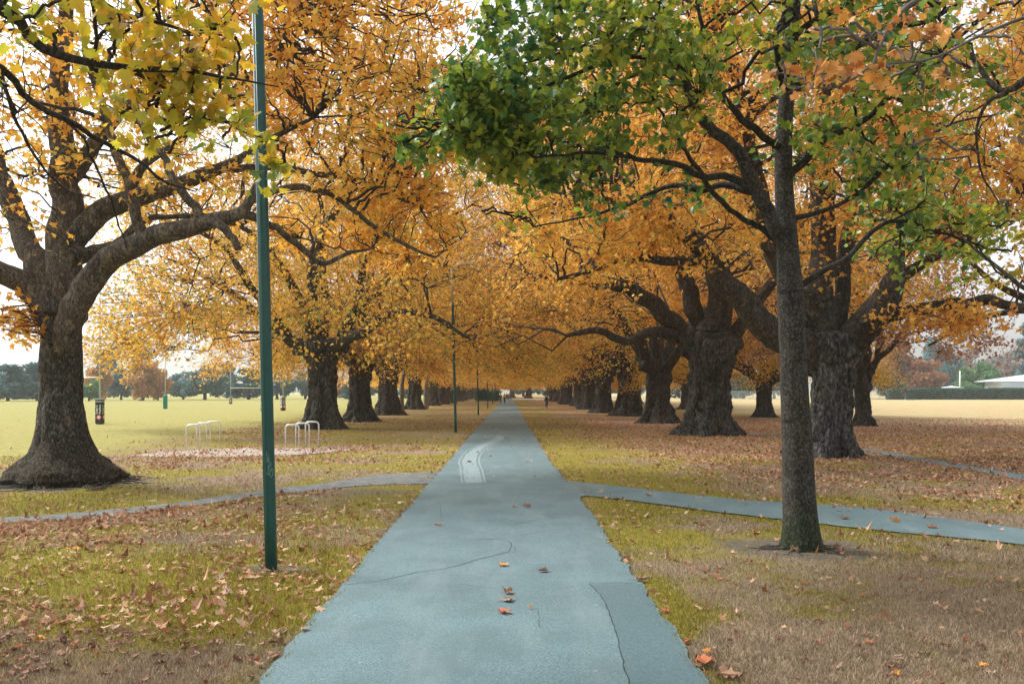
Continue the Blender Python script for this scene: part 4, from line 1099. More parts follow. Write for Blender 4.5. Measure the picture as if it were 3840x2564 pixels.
tag(bpy.data.objects['cross_path'], 'pale path crossing the far end of the avenue', 'path', kind='structure')

# cracks, seam and repaired strip in the asphalt
def ribbon(pts, w, z, name, mat, parent, n=40, jit=.02, seed=0.0):
    S = spline([gp(*p) for p in pts], n)
    T = np.gradient(S, axis=0)
    T /= np.linalg.norm(T, axis=1, keepdims=True) + 1e-9
    N = np.stack([-T[:, 1], T[:, 0], 0 * T[:, 0]], -1)
    S = S + N * ((n2(S[:, 0], S[:, 1], 9, 3, seed) - .5)[:, None] * jit * 3)
    ww = (w * (.35 + 1.3 * n2(S[:, 0], S[:, 1], 14, 2, seed + 4)))[:, None] if np.isscalar(w) else (np.interp(np.linspace(0, 1, n), np.linspace(0, 1, len(w)), w) * (1 + .06 * (n2(S[:, 0], S[:, 1], 6, 2, seed) - .5)))[:, None]
    return strip_mesh(name, S + N * ww, S - N * ww, z, mat, 1 if np.isscalar(w) else 6, parent)


CR = [([(785, 1342), (880, 1330), (960, 1312), (1030, 1302), (1100, 1282), (1150, 1270), (1168, 1262), (1172, 1245), (1150, 1238), (1090, 1236)], .006),
      ([(1105, 1238), (1180, 1230), (1260, 1216), (1320, 1210)], .004), ([(1110, 1190), (1180, 1196), (1260, 1210)], .004), ([(1168, 1206), (1240, 1190)], .003), ([(1150, 1268), (1180, 1266), (1178, 1252)], .003),
      ([(1040, 1338), (1140, 1350), (1240, 1358)], .0025), ([(1352, 1338), (1380, 1370), (1405, 1430), (1425, 1500), (1445, 1580), (1460, 1640)], .006), ([(1352, 1337), (1400, 1337), (1460, 1338)], .006), ([(1010, 1162), (1012, 1190)], .003), ([(1235, 1395), (1238, 1440)], .003)]
for k, (p, w) in enumerate(CR):
    tag(ribbon(p, w * .8, .0065, 'crack', M['crack'], path, 60, .012, k * 2.3), kind='structure')
sa = spline([gp(*p) for p in [(1354, 1340), (1380, 1370), (1405, 1430), (1425, 1500), (1445, 1580), (1465, 1680)]], 50)
sb = np.stack([path_r(sa[:, 1]) - .02, sa[:, 1], 0 * sa[:, 1]], -1)
M['asphalt_patch'] = plain('asphalt_patch', (.080, .135, .148), .66, var=.42, scale=75)
tag(strip_mesh('repair_patch', sa, sb, .0062, M['asphalt_patch'], 5, path), 'darker asphalt patch right of the seam', kind='structure')
t = NT('repair')
co = t.n('TexCoord').outputs['Object']
vo = t.n('TexVoronoi', Vector=co, Scale=11.0, _feature='DISTANCE_TO_EDGE').outputs[0]
c = t.mix(t.ramp(vo, [(.02, 0.0), (.12, 1.0)]), (.125, .19, .205, 1), (.24, .32, .335, 1))
c = t.mix(t.ramp(t.noise(co, 30, 3), [(.4, 0.0), (.7, .5)]), c, (.15, .215, .23, 1))
b = t.n('BsdfPrincipled', Base__Color=c, Roughness=.85)
M['repair'] = t.done(b.outputs[0])
CEN = [(1086, 1106), (1080, 1075), (1076, 1055), (1088, 1036), (1112, 1020), (1138, 1009), (1146, 1002), (1138, 998)]
tag(ribbon(CEN, [.20, .19, .19, .18, .16, .15, .14, .08], .0065, 'repaired_strip', M['repair'], path, 60, .01, 3.0), 'pale cobbled looking repair winding along the path', kind='structure')
M['chalk'] = plain('chalk', (.25, .33, .345), .9, var=.3, scale=25)
OFF = [27, 24.5, 22, 19, 16, 12, 9]
for sd in (-1, 1):
    tag(ribbon([(c_[0] + sd * o_, c_[1]) for c_, o_ in zip(CEN, OFF)], .016, .0085, 'edge_line', M['chalk'], path, 70, .02, 8.0 + sd), kind='structure')
    tag(ribbon([(c_[0] + sd * o_ * .78, c_[1]) for c_, o_ in zip(CEN[:4], OFF)], .010, .0085, 'seam', M['seam_patch'], path, 30, .006, 8.0), kind='structure')
tag(ribbon([(1056, 1108), (1086, 1107), (1116, 1106)], .016, .0105, 'edge_line', M['chalk'], path, 30, .01, 12.0), kind='structure')

# ------------------------------------------------------------------ turf blades
def scatter(n, y0, y1, rg, power=2.0, x0=-900, x1=3200):
    """points on the ground, as many per area as they would show"""
    u = rg.uniform(0, 1, n)
    y = (y0 ** (1 - power) + u * (y1 ** (1 - power) - y0 ** (1 - power))) ** (1 / (1 - power))
    hw0, hw1 = (-120 - VX) / F, (2468 - VX) / F
    x = y * rg.uniform(hw0, hw1, n)
    return x, y


rg = np.random.default_rng(31)
x, y = scatter(330000, 5.0, 26, rg, 2.3)
dr, ea, li, fl = zones(x, y)
ok = ~on_paths(x, y, -.045) & (rg.uniform(0, 1, len(x)) > ea * .95)
for A, B in TRK + [PAD, FAR]:
    ok &= ~in_strip(x, y, A, B)
x, y, dr = x[ok], y[ok], dr[ok]
isdry = rg.uniform(0, 1, len(x)) < sstep(.25, .7, dr)


def blades(name, x, y, mat, label):
    N = len(x)
    s = rg.uniform(.012, .038, N) * (1 + y * .02)
    w = rg.uniform(.0018, .004, N) * (1 + y * .09)
    a = rg.uniform(0, 6.28, N)
    ln = rg.normal(0, .9, (N, 2))
    V = np.zeros((N, 3, 3))
    V[:, 0] = np.stack([x - w * np.cos(a), y - w * np.sin(a), np.full(N, -.02)], -1)
    V[:, 1] = np.stack([x + w * np.cos(a), y + w * np.sin(a), np.full(N, -.02)], -1)
    V[:, 2] = np.stack([x + s * ln[:, 0] * .8, y + s * ln[:, 1] * .8, s], -1)
    tag(obj(name, V.reshape(-1, 3), [np.arange(N * 3).reshape(N, 3)], mat), label, 'grass', kind='stuff')


M['blade_green'] = leaf_mat('blade_green', [(0, (.10, .092, .014)), (.4, (.245, .21, .032)), (.75, (.37, .305, .055)), (1, (.48, .39, .14))], .3, 1.2, .3, .6, .2)
M['blade_dry'] = leaf_mat('blade_dry', [(0, (.13, .095, .06)), (.5, (.32, .24, .155)), (.85, (.50, .40, .275)), (1, (.33, .28, .07))], .25, 1.2, .3, .7, .15)
blades('grass', x[~isdry], y[~isdry], M['blade_green'], 'short olive green grass of the verges')
blades('dry_grass', x[isdry], y[isdry], M['blade_dry'], 'dry straw coloured grass of the worn turf')

# ------------------------------------------------------------------ fallen leaves
M['litter'] = leaf_mat('litter', [(0, (.12, .05, .024)), (.25, (.28, .125, .06)), (.5, (.44, .235, .13)), (.75, (.55, .35, .22)), (.9, (.62, .46, .34)), (.975, (.50, .22, .04)), (1, (.58, .30, .04))], .15, .6, .2, .75, .2)
rg = np.random.default_rng(33)
x, y = scatter(300000, 5.2, 62, rg, 1.75)
_, ea, li, fl = zones(x, y)
rho = 300000 / .327 * y ** -2.75 / 1.29          # candidates per square metre
ok = (rg.uniform(0, 1, len(x)) < li * 95 / rho) & ~on_paths(x, y, .0)
for A, B in TRK + [FAR]:
    ok &= ~(in_strip(x, y, A, B) & (rg.uniform(0, 1, len(x)) > .12))
x, y = x[ok], y[ok]
# leaves gather along the path edges, a few lie on the asphalt
ye = rg.uniform(6, 60, 420)
xe = np.where(rg.uniform(0, 1, 420) < .5, path_l(ye) - np.abs(rg.normal(0, .10, 420)), path_r(ye) + np.abs(rg.normal(0, .12, 420)))
keep = ~((xe > 0) & (ye > 14.5) & (ye < 19))
x, y = np.r_[x, xe[keep]], np.r_[y, ye[keep]]
yp = 18 + 60 * rg.uniform(0, 1, 70) ** 1.3
xp = rg.uniform(-1.3, 1.1, 70)
x, y = np.r_[x, xp], np.r_[y, yp]
xs = rg.uniform(2.2, 8, 60)
ys = np.interp(xs, SIDE[0][:, 0], SIDE[0][:, 1]) - rg.uniform(0, .9, 60) ** 1.5
x, y = np.r_[x, xs], np.r_[y, ys]
order = np.argsort(y)
vis = (x / y * F + VX > -20) & (x / y * F + VX < 2370) & (HY + EYE / y * F < 1580)
near = [i for i in order if vis[i]][:275]
mask = np.ones(len(x), bool)
mask[near] = False
pos = np.stack([x[mask], y[mask], rg.uniform(.004, .03, mask.sum())], -1)
sz = rg.uniform(.045, .095, len(pos))
V, Fs = leaf_geo(pos, sz, LEAF_MID, 2.6, 0, rg, fold=.7, curl=.7)
V[:, 2] = np.maximum(V[:, 2], .003)
tag(obj('fallen_leaves', V, Fs, M['litter']), 'carpet of dry brown fallen leaves under the avenue trees', 'leaf litter', kind='stuff')

LCOL = {'brown': plain('leaf_brown', (.20, .095, .055), .75, var=.35, scale=14), 'tan': plain('leaf_tan', (.29, .165, .095), .75, var=.25, scale=14), 'pale': plain('leaf_pale', (.36, .25, .17), .75, var=.2, scale=14), 'orange': plain('leaf_orange', (.62, .26, .03), .65, var=.25, scale=14), 'rust': plain('leaf_rust', (.34, .10, .035), .7, var=.3, scale=14)}
T_HI = LEAF_HI
LM = {}
for cn, m in LCOL.items():
    for v in range(3):
        r_ = np.random.default_rng(100 + v * 7 + len(cn))
        Vv, Ff = leaf_geo(np.zeros((1, 3)), np.array([1.0]), T_HI, 8.0, 0, r_, fold=.0, curl=.0)
        T2 = T_HI[0]
        curl = .35 + .2 * v
        zz = 1.6 * curl * np.abs(T2[:, 0]) ** 1.3 * 1.2 + .45 * (T2[:, 1] - .45) ** 2 + .05 * np.sin(9 * T2[:, 0] + 6 * T2[:, 1] + v)
        kk = (1.3, 2.6, 3.6)[v]
        th_ = T2[:, 0] * kk + .25 * np.sin(5 * T2[:, 1] + v)
        yy_ = (T2[:, 1] - .45) * (.9, 1.6, 2.2)[v]
        zz = (1 - np.cos(th_)) / kk + (1 - np.cos(yy_)) / (.9, 1.6, 2.2)[v] * .8 + .05 * np.sin(11 * T2[:, 0] + 7 * T2[:, 1] + v)
        Vv = np.stack([np.sin(th_) / kk, np.sin(yy_) / (.9, 1.6, 2.2)[v], zz - zz.min() + .01], -1)
        stalk_v, stalk_q = tubes(np.array([[[0, -.5, .06], [.02, -.7, .05], [.06, -.95, .09]]]), np.full((1, 3), .014), 3)
        n0 = len(Vv)
        LM[cn, v] = make_mesh('fallen_leaf', np.vstack([Vv, stalk_v]), Ff + [stalk_q + n0], m)
names = list(LCOL)


def drop(x, y, s, cn, v, rz, tilt, label, group, z=.004):
    o = link('fallen_leaf', LM[cn, v])
    o.location = (x, y, z)
    o.rotation_euler = (tilt[0], tilt[1], rz)
    o.scale = (s, s, s)
    return tag(o, label, 'leaf', group)


CW = {'brown': 'dark brown', 'tan': 'tan brown', 'pale': 'pale bleached', 'orange': 'bright orange', 'rust': 'rust red'}
for i in near:
    cn = names[int(rg.choice(5, p=[.44, .36, .08, .04, .08]))]
    if path_l(y[i]) < x[i] < path_r(y[i]): where = 'lying on the asphalt path'
    elif x[i] < 0: where = 'fallen in the grass left of the path' if y[i] > 8 or x[i] < -3 else 'fallen in the grass by the left edge of the path'
    else: where = 'fallen on the dry turf right of the path, near the young tree' if y[i] > 8.5 else 'fallen on the dry turf at the lower right'
    flat = rg.uniform() < .7
    drop(x[i], y[i], rg.uniform(.05, .092), cn, int(rg.integers(3)), rg.uniform(0, 6.28), rg.normal(0, .18 if flat else .5, 2), f'curled {CW[cn]} leaf {where}', f'{CW[cn]} leaves {where}', .006)
PLV = [(1151, 1297, 'orange', .12, 'bright orange leaf alone on the path just below the long crack'), (1243, 1312, 'brown', .12, 'small dark folded leaf on the path right of the orange one'), (1166, 1362, 'tan', .15, 'pinkish brown curled leaf, upper of the three in a column on the path'),
       (1168, 1378, 'pale', .13, 'flat pale leaf lying just under the curled pinkish one on the path'), (1153, 1406, 'rust', .13, 'reddish leaf, lowest of the three in a column on the path'), (1215, 1397, 'orange', .05, 'tiny orange scrap of leaf right of the lowest reddish leaf on the path'),
       (1006, 1205, 'rust', .10, 'small reddish leaf on the left half of the path above the crack'), (1210, 1162, 'rust', .17, 'larger rust leaf in the middle of the path where the side path leaves'), (1178, 1163, 'pale', .10, 'thin pale leaf left of the larger rust leaf on the path'), (697, 1447, 'pale', .09, 'small pale leaf near the lower left edge of the path'),
       (1475, 1332, 'tan', .16, 'curled tan leaf on the right edge of the path above the seam'), (1610, 1523, 'rust', .19, 'big rust brown star shaped leaf on the right path edge at the bottom'), (1660, 1556, 'tan', .2, 'big tan folded leaf at the bottom just off the path'), (1527, 1405, 'rust', .09, 'small red leaf on the path right of the seam'),
       (1077, 1061, 'rust', .15, 'reddish leaf lying on the pale repaired strip'), (1487, 1137, 'tan', .15, 'tan leaf on the side path close to its start'), (1935, 1191, 'tan', .16, 'tan leaf on the side path just right of the young trunk'), (2055, 1197, 'orange', .17, 'orange brown leaf in the middle of the side path'), (2137, 1210, 'rust', .16, 'rust leaf on the side path nearest the right edge')]
for k, (a, b_, cn, s, lab) in enumerate(PLV):
    p = gp(a, b_)
    drop(p[0], p[1], s, cn, k % 3, k * 1.7, (.1, .1), lab, 'single leaves on the asphalt', .013)

# ------------------------------------------------------------------ surface roots round the two nearest trees
def roots(tree, base, n, r0, r1, w, mat, seed, name='root'):
    rg = np.random.default_rng(seed)
    mb = MB()
    for k in range(n):
        a = rg.uniform(0, 6.28)
        L = rg.uniform(.5, 1) * (r1 - r0)
        pts = []
        for s in np.linspace(0, 1, 9):
            a += rg.normal(0, .10)
            rr = r0 + L * s
            pts.append((rr * math.cos(a), rr * math.sin(a), .045 * (1 - s) ** 1.5 * (w / .03) + .006 - .02 * s + rg.normal(0, .004)))
        mb.tube(pts, np.linspace(w * rg.uniform(.6, 1.2), w * .3, 9), 6)
    return mb.build(name, mat, tree, True)


M['root_bark'] = plain('root_bark', (.06, .052, .045), .95, var=.5, scale=8)
roots(young, b3, 11, .2, .85, .012, M['root_bark'], 3, 'surface_roots')
roots(left_tree, b0, 34, 1.1, 2.1, .022, M['root_bark'], 4, 'surface_roots')

# ------------------------------------------------------------------ lamp posts
def lamp_post(px, py, s=1.0, label='', first=False):
    p = gp(px, py)
    root = empty('lamp_post', p, label=label, cat='lamp post', group='green lamp posts along the left of the path')
    root.rotation_euler = (0, -rad(1.4), 0)
    mb = MB().tube([(0, 0, -.1), (0, 0, .5), (0, 0, 3), (0, 0, 5.98), (0, 0, 6.03)], [.064, .064, .0625, .061, .050], 28)
    if first:
        for a in (-2.35, -1.75):       # two shallow ribs catch the light
            mb.tube([(.061 * math.cos(a), .061 * math.sin(a), 0.02), (.0585 * math.cos(a), .0585 * math.sin(a), 5.95)], .006, 8)
    mb.build('sleeve', M['green_paint'], root, True)
    MB().tube([(0, 0, 6.0), (0, 0, 7.6)], .047, 20).build('pole', M['grey_metal'], root, True)
    MB().tube([(0, 0, 7.55), (.10, 0, 7.75), (.5, 0, 7.85)], .03, 10).build('arm', M['grey_metal'], root, True)
    MB().box((.75, 0, 7.85), (.6, .22, .10), 0, .03).build('lamp_head', M['grey_metal'], root)
    return root


lp = lamp_post(622, 1304, label='tall green lamp post in the foreground with white scratched graffiti', first=True)
mb = MB()
# scratched strokes, drawn on the face of the post towards the path (across, height)
ST = [[(.002, 1.285), (-.006, 1.235)], [(.012, 1.258), (.008, 1.245)], [(.020, 1.24), (.0, 1.205), (.024, 1.212)], [(.010, 1.205), (-.004, 1.178), (.02, 1.168), (.01, 1.2)], [(.034, 1.165), (.010, 1.125), (.034, 1.108)], [(.036, 1.15), (.008, 1.10), (.03, 1.085), (.044, 1.10)],
      [(.018, 1.085), (-.012, 1.045), (.016, 1.048), (.034, 1.085)], [(.016, 1.045), (.034, 1.005)], [(.044, 1.09), (.040, 1.02)]]
for s in ST:
    pts = []
    for u, z in spline([(a, b_, 0) for a, b_ in s], 10)[:, :2] * np.array([1.25, 1.0]):
        u = max(-.062, min(.062, u))
        pts.append((u, -math.sqrt(.0638 ** 2 - u * u) - .0012, z - .02))
    mb.tube(pts, .0011, 4)
mb.build('graffiti', M['scrawl'], lp)
POSTL = [(1045, 991, 'second green lamp post back, slim and clear of the trunks'), (1097, 951, 'third green lamp post back beside the path'), (1118.5, 936, 'fourth green lamp post back, in front of the dark green mesh panel'), (1129.5, 927, 'fifth green lamp post back, its foot below the mesh panel'), (1136, 921.5, 'sixth green lamp post back, left of the walkers'), (1140, 917.5, 'farthest green lamp post, left of the walkers')]
for a, b_, lab in POSTL:
    lamp_post(a, b_, label=lab)

# ------------------------------------------------------------------ bike stands
def hoop(xa, xb, yb, ytop, label, grp):
    p, p2 = gp(xa, yb), gp(xb, yb)
    w = p2[0] - p[0]
    h = (yb - ytop) / F * p[1]
    root = empty('bike_stand', ((p[0] + p2[0]) / 2, p[1], 0), label=label, cat='bike stand', group=grp)
    r = .11
    pts = [(-w / 2, 0, -.1), (-w / 2, 0, h - r)] + [(-w / 2 + r - r * math.cos(a), 0, h - r + r * math.sin(a)) for a in np.linspace(.25, 1.57, 6)] + [(w / 2 - r + r * math.sin(a), 0, h - r + r * math.cos(a)) for a in np.linspace(0, 1.32, 6)] + [(w / 2, 0, h - r), (w / 2, 0, -.1)]
    MB().tube(pts, .026, 12).build('hoop', M['steel'], root, True)
    for s in (-1, 1):
        MB().tube([(s * w / 2, 0, 0), (s * w / 2, 0, .012)], .06, 14).build('foot_plate', M['steel'], root)


for dx, side in ((0, 'left'), (226.5, 'right')):
    for k, (a, b_, yb, yt) in enumerate([(428, 459, 1038, 974), (452, 482.5, 1033, 970), (474, 504.5, 1028, 967)]):
        hoop(a + dx, b_ + dx, yb, yt, f'{["front", "middle", "rear"][k]} steel bike hoop of the set {"nearer the big left tree" if side == "left" else "beside the foreground lamp post"}', 'steel bike hoops on the gravel pad')

# ------------------------------------------------------------------ rugby posts
def font(body, size, loc, rot, mat, parent, name='lettering', space=.85):
    cu = bpy.data.curves.new(name, 'FONT')
    cu.body = body
    cu.size = size
    cu.extrude = .003
    cu.offset = size * .02
    cu.space_line = space
    cu.align_x = 'LEFT'
    cu.materials.append(mat)
    tmp = bpy.data.objects.new('text', cu)
    COL.objects.link(tmp)
    bpy.context.view_layer.update()
    me = bpy.data.meshes.new_from_object(tmp.evaluated_get(bpy.context.evaluated_depsgraph_get()))
    bpy.data.objects.remove(tmp)
    bpy.data.curves.remove(cu)
    o = link(name, me, parent, loc)
    o.rotation_euler = rot
    return o


def upright(root, x, y, h, pad_h, face, pad_mat, text, r=.042):
    MB().tube([(x, y, -.2), (x, y, h)], r, 14).build('upright', M['galv'], root, True)
    s = .42
    pad = MB().box((0, 0, pad_h / 2), (s, s, pad_h), 0, .05).build('post_pad', pad_mat, root, False, (x, y, 0))
    pad.rotation_euler = (0, 0, face)
    if text:
        for k in range(4):
            e = empty_ = None
            a = k * math.pi / 2
            rot = Matrix.Rotation(a, 3, 'Z')
            def P(u, z, out=.004):
                v = rot @ Vector((u, -s / 2 - out, z))
                return v
            mb = MB()
            for u0, z0, rr, zz in ((0, .40, .155, 0),):
                n = 24
                ring = [P(u0 + rr * math.cos(i / n * 6.283), z0 + rr * math.sin(i / n * 6.283), .004) for i in range(n)]
                mb.add([tuple(v) for v in ring], [np.array([list(range(n))])])
            mb.build('red_disc', M['pad_red'], pad)
            mb = MB()
            ring = [P(.02 + .10 * math.cos(i / 24 * 6.283), .41 + .10 * math.sin(i / 24 * 6.283), .0065) for i in range(24)]
            mb.add([tuple(v) for v in ring], [np.array([list(range(24))])])
            mb.build('white_disc', M['white_paint'], pad)
            mb = MB()
            for z0 in (pad_h - .03, pad_h - .17):
                c = rot @ Vector((0, -s / 2 + .001, z0))
                mb.box(tuple(c), (s * .86, .012, .035), a)
            mb.build('white_band', M['white_paint'], pad)
            c = P(-.045, .60, .006)
            f = font('Keep It', .17, tuple(c), (math.pi / 2, -math.pi / 2, 0), M['white_paint'], pad)
            f.rotation_mode = 'XYZ'
            m4 = Matrix.Rotation(a, 4, 'Z') @ Matrix.Rotation(math.pi / 2, 4, 'X') @ Matrix.Rotation(math.pi / 2, 4, 'Z')
            f.rotation_euler = m4.to_euler()
            f2 = font('Positive', .17, tuple(P(.135, .60, .006)), (0, 0, 0), M['white_paint'], pad)
            f2.rotation_euler = m4.to_euler()
    return pad


def goal(A, B, label, text=True, mat=None, h=8.5, bar=3.0, face=0.0, pad_h=1.5):
    A, B = np.array(A), np.array(B)
    root = empty('rugby_goal', A, label=label, cat='rugby goal', group='rugby goals on the playing field')
    d = B - A
    upright(root, 0, 0, h, pad_h, face, mat or M['pad_black'], text)
    upright(root, d[0], d[1], h, pad_h, face, mat or M['pad_black'], text)
    MB().tube([(0, 0, bar), (d[0], d[1], bar)], .045, 12).build('crossbar', M['white_paint'], root, True)
    return root


g1 = gp(229, 972)
goal(g1, (g1[0] - 4.2, g1[1] + 3.8, 0), 'rugby goal with black lettered pads just right of the big left trunk', face=rad(28) - math.atan2(g1[0], g1[1]) * 0 + rad(-24), bar=2.75)
g2 = gp(379, 937)
goal(g2, (g2[0] * 1.053, g2[1] * 1.053, 0), 'rugby goal post with bright green pad in front of the orange tree', False, M['pad_green'], 8, face=.2)
g3 = gp(529, 926)
goal(g3, (g3[0] + 4.6, g3[1] + 3.2, 0), 'far white rugby goal left of the foreground lamp post', True, None, 8, 2.5, 0, 1.2)
g4 = gp(649, 941)
goal(g4, (g4[0] - 1.0, g4[1] - 3.6, 0), 'rugby goal seen end on just right of the foreground lamp post', True, None, 8, 3, rad(45), 1.4)

# ------------------------------------------------------------------ people
def skin_body(name, joints, bones, radii, mat, parent, sub=2):
    ks = list(joints)
    me = bpy.data.meshes.new(name)
    me.from_pydata([joints[k] for k in ks], [(ks.index(a), ks.index(b)) for a, b in bones], [])
    o = link(name, me, parent)
    md = o.modifiers.new('skin', 'SKIN')
    md.use_smooth_shade = True
    sv = me.skin_vertices[0].data
    for i, k in enumerate(ks):
        r = radii[k]
        sv[i].radius = (r, r) if not hasattr(r, '__len__') else r
        sv[i].use_root = (i == 0)
    s = o.modifiers.new('sub', 'SUBSURF')
    s.levels = s.render_levels = sub
    me.materials.append(mat)
    return o


def person(loc, rz, h, top, legs, hair, label, group=None, stride=.25, arms=(.2, -.2), sleeves=None, ride=False, hairlen=.0):
    root = empty('person', loc, rz, label=label, cat='person')
    if group: root['group'] = group
    root.scale = (h / 1.75,) * 3
    sk = plain('skin', (.52, .33, .24), .6, var=.05)
    J = {'pelvis': (0, 0, .95), 'waist': (0, 0, 1.1), 'chest': (0, -.01, 1.33), 'neck': (0, 0, 1.50), 'head': (0, -.015, 1.60), 'crown': (0, 0, 1.70)}
    Rr = {'pelvis': (.15, .10), 'waist': (.125, .09), 'chest': (.155, .10), 'neck': .055, 'head': .082, 'crown': .075}
    B = [('pelvis', 'waist'), ('waist', 'chest'), ('chest', 'neck'), ('neck', 'head'), ('head', 'crown')]
    for s, n, st, ar in ((-1, 'l', stride, arms[0]), (1, 'r', -stride, arms[1])):
        J['sh' + n] = (s * .19, 0, 1.42)
        if ride:
            J['el' + n] = (s * .27, -.12, 1.20)
            J['wr' + n] = (s * .25, -.38, 1.12)
            J['hand' + n] = (s * .24, -.45, 1.12)
            J['hip' + n] = (s * .09, 0, .92)
            J['kn' + n] = (s * .11, -.34 + .05 * s, .66 + .13 * s)
            J['an' + n] = (s * .11, -.22 + .1 * s, .24 + .12 * s)
            J['toe' + n] = (s * .12, -.36 + .1 * s, .18 + .12 * s)
        else:
            J['el' + n] = (s * .25, -ar * .3, 1.15)
            J['wr' + n] = (s * .26, -ar - .04, .93)
            J['hand' + n] = (s * .255, -ar - .06, .84)
            J['hip' + n] = (s * .09, 0, .92)
            J['kn' + n] = (s * .09, -st * .55 - .04, .50)
            J['an' + n] = (s * .09, -st + (.08 if st < 0 else 0), .09 + (.04 if st < 0 else 0))
            J['toe' + n] = (s * .10, -st - .15 + (.08 if st < 0 else 0), .04)
        Rr.update({'sh' + n: .062, 'el' + n: .045, 'wr' + n: .032, 'hand' + n: .036, 'hip' + n: .095, 'kn' + n: .06, 'an' + n: .042, 'toe' + n: .04})
        B += [('chest', 'sh' + n), ('sh' + n, 'el' + n), ('el' + n, 'wr' + n), ('wr' + n, 'hand' + n), ('pelvis', 'hip' + n), ('hip' + n, 'kn' + n), ('kn' + n, 'an' + n), ('an' + n, 'toe' + n)]
    skin_body('body', J, B, Rr, sk, root)

    def part(name, keys, grow_, mat, drop_=()):
        jj = {k: J[k] for k in keys}
        bb = [(a, b_) for a, b_ in B if a in jj and b_ in jj]
        rr = {k: (tuple(v + grow_ for v in Rr[k]) if hasattr(Rr[k], '__len__') else Rr[k] + grow_) for k in keys}
        return skin_body(name, jj, bb, rr, mat, root)
    part('trousers', ['pelvis', 'hipl', 'knl', 'anl', 'hipr', 'knr', 'anr'], .018, legs)
    part('jacket', ['waist', 'pelvis', 'chest', 'shl', 'shr'] + (['ell', 'wrl', 'elr', 'wrr'] if sleeves is None else []), .022, top)
    if sleeves is not None:
        for n in 'lr':
            part('sleeve', ['sh' + n, 'el' + n, 'wr' + n], .016, sleeves)
    for n in 'lr':
        part('shoe', ['an' + n, 'toe' + n], .018, M['pad_black'])
    mb = MB().ball((0, .012, 1.675), (.098, .108, .098))
    if hairlen: mb.ball((0, .05, 1.58), (.085, .07, hairlen))
    mb.build('hair', hair, root, True)
    for s in (-1, 1):
        MB().ball((s * .032, -.098, 1.625), .012, 6, 4).build('eye', M['pad_black'], root)
    MB().ball((0, -.105, 1.595), (.013, .02, .02), 6, 4).build('nose', sk, root)
    return root


CL = {'black': plain('cloth_black', (.015, .017, .02), .85), 'navy': plain('cloth_navy', (.02, .045, .07), .85), 'pink': plain('cloth_pink', (.55, .40, .40), .85), 'blue': plain('cloth_blue', (.22, .50, .66), .85), 'white': plain('cloth_white', (.75, .76, .78), .85), 'hair': plain('hair_dark', (.03, .02, .015), .6), 'jeans': plain('jeans', (.03, .09, .12), .85)}
p = gp(1147.8, 924.6)
person(p, math.pi, 1.62, CL['black'], CL['jeans'], CL['hair'], 'person in a black top and dark jeans walking at the left path edge', stride=.12, arms=(.1, -.05))
p = gp(1157, 924.6)
person(p, math.pi + .15, 1.62, CL['pink'], CL['black'], CL['hair'], 'person in a pale pink jumper and black trousers walking mid stride on the path', stride=.32, arms=(.22, -.22), hairlen=.14)
p = gp(1162.4, 917)
person(p, 0, 1.6, CL['black'], CL['black'], CL['hair'], 'person all in black far down the path', stride=.1)
p = gp(1166.5, 917)
person(p, .1, 1.55, CL['blue'], CL['navy'], CL['hair'], 'person in a light blue top far down the path beside one in black', stride=.2, arms=(.35, -.1))
p = gp(1171, 917.2)
person(p, -.1, 1.55, CL['navy'], CL['jeans'], CL['hair'], 'rightmost far walker in navy, next to the light blue top', stride=.22)
pc = gp(1253, 936.4)
person((pc[0], pc[1], .10), .12, 1.62, CL['black'], CL['jeans'], CL['hair'], 'cyclist in a black vest over white sleeves riding on the grass', sleeves=CL['white'], ride=True)

bk = empty('bicycle', pc, .12, label='blue bicycle ridden over the grass right of the path', cat='bicycle')
M['bike_blue'] = plain('bike_blue', (.02, .16, .26), .35)
M['rubber'] = plain('rubber', (.02, .02, .02), .8)


def circ(c, r, n=28):
    return [(c[0], c[1] + r * math.cos(a), c[2] + r * math.sin(a)) for a in np.linspace(0, 2 * np.pi, n)]


for yy in (-.52, .52):
    w = MB().tube(circ((0, yy, .33), .315), .012, 6).build('wheel', M['steel'], bk, True)
    MB().tube(circ((0, yy, .33), .335), .02, 8).build('tyre', M['rubber'], w, True)
    mb = MB()
    for a in np.linspace(0, 6.28, 17)[:-1]:
        mb.tube([(0, yy, .33), (0, yy + .31 * math.cos(a), .33 + .31 * math.sin(a))], .002, 3)
    mb.build('spokes', M['steel'], w)
mb = MB()
for a, b_ in (((0, .15, .30), (0, .22, .82)), ((0, .21, .78), (0, -.36, .86)), ((0, .15, .30), (0, -.35, .78)), ((0, .52, .33), (0, .15, .30)), ((0, .52, .33), (0, .21, .78)), ((0, -.36, .92), (0, -.40, .66))):
    mb.tube([a, b_], .018, 8)
for s in (-1, 1):
    mb.tube([(s * .05, -.40, .68), (s * .05, -.52, .33)], .013, 8)
mb.tube([(-.06, -.40, .68), (.06, -.40, .68)], .018, 8)
mb.build('frame', M['bike_blue'], bk, True)
MB().tube([(-.29, -.34, 1.02), (-.12, -.42, 1.0), (.12, -.42, 1.0), (.29, -.34, 1.02)], .014, 8).tube([(0, -.40, .9), (0, -.42, 1.0)], .014, 8).build('handlebar', M['rubber'], bk, True)
MB().ball((0, .25, .90), (.08, .14, .04)).build('saddle', M['rubber'], bk, True)
MB().tube([(-.12, .15, .42), (-.05, .15, .42), (-.05, .15, .30), (.05, .15, .30), (.05, .15, .18), (.12, .15, .18)], .012, 6).build('pedal_crank', M['steel'], bk)

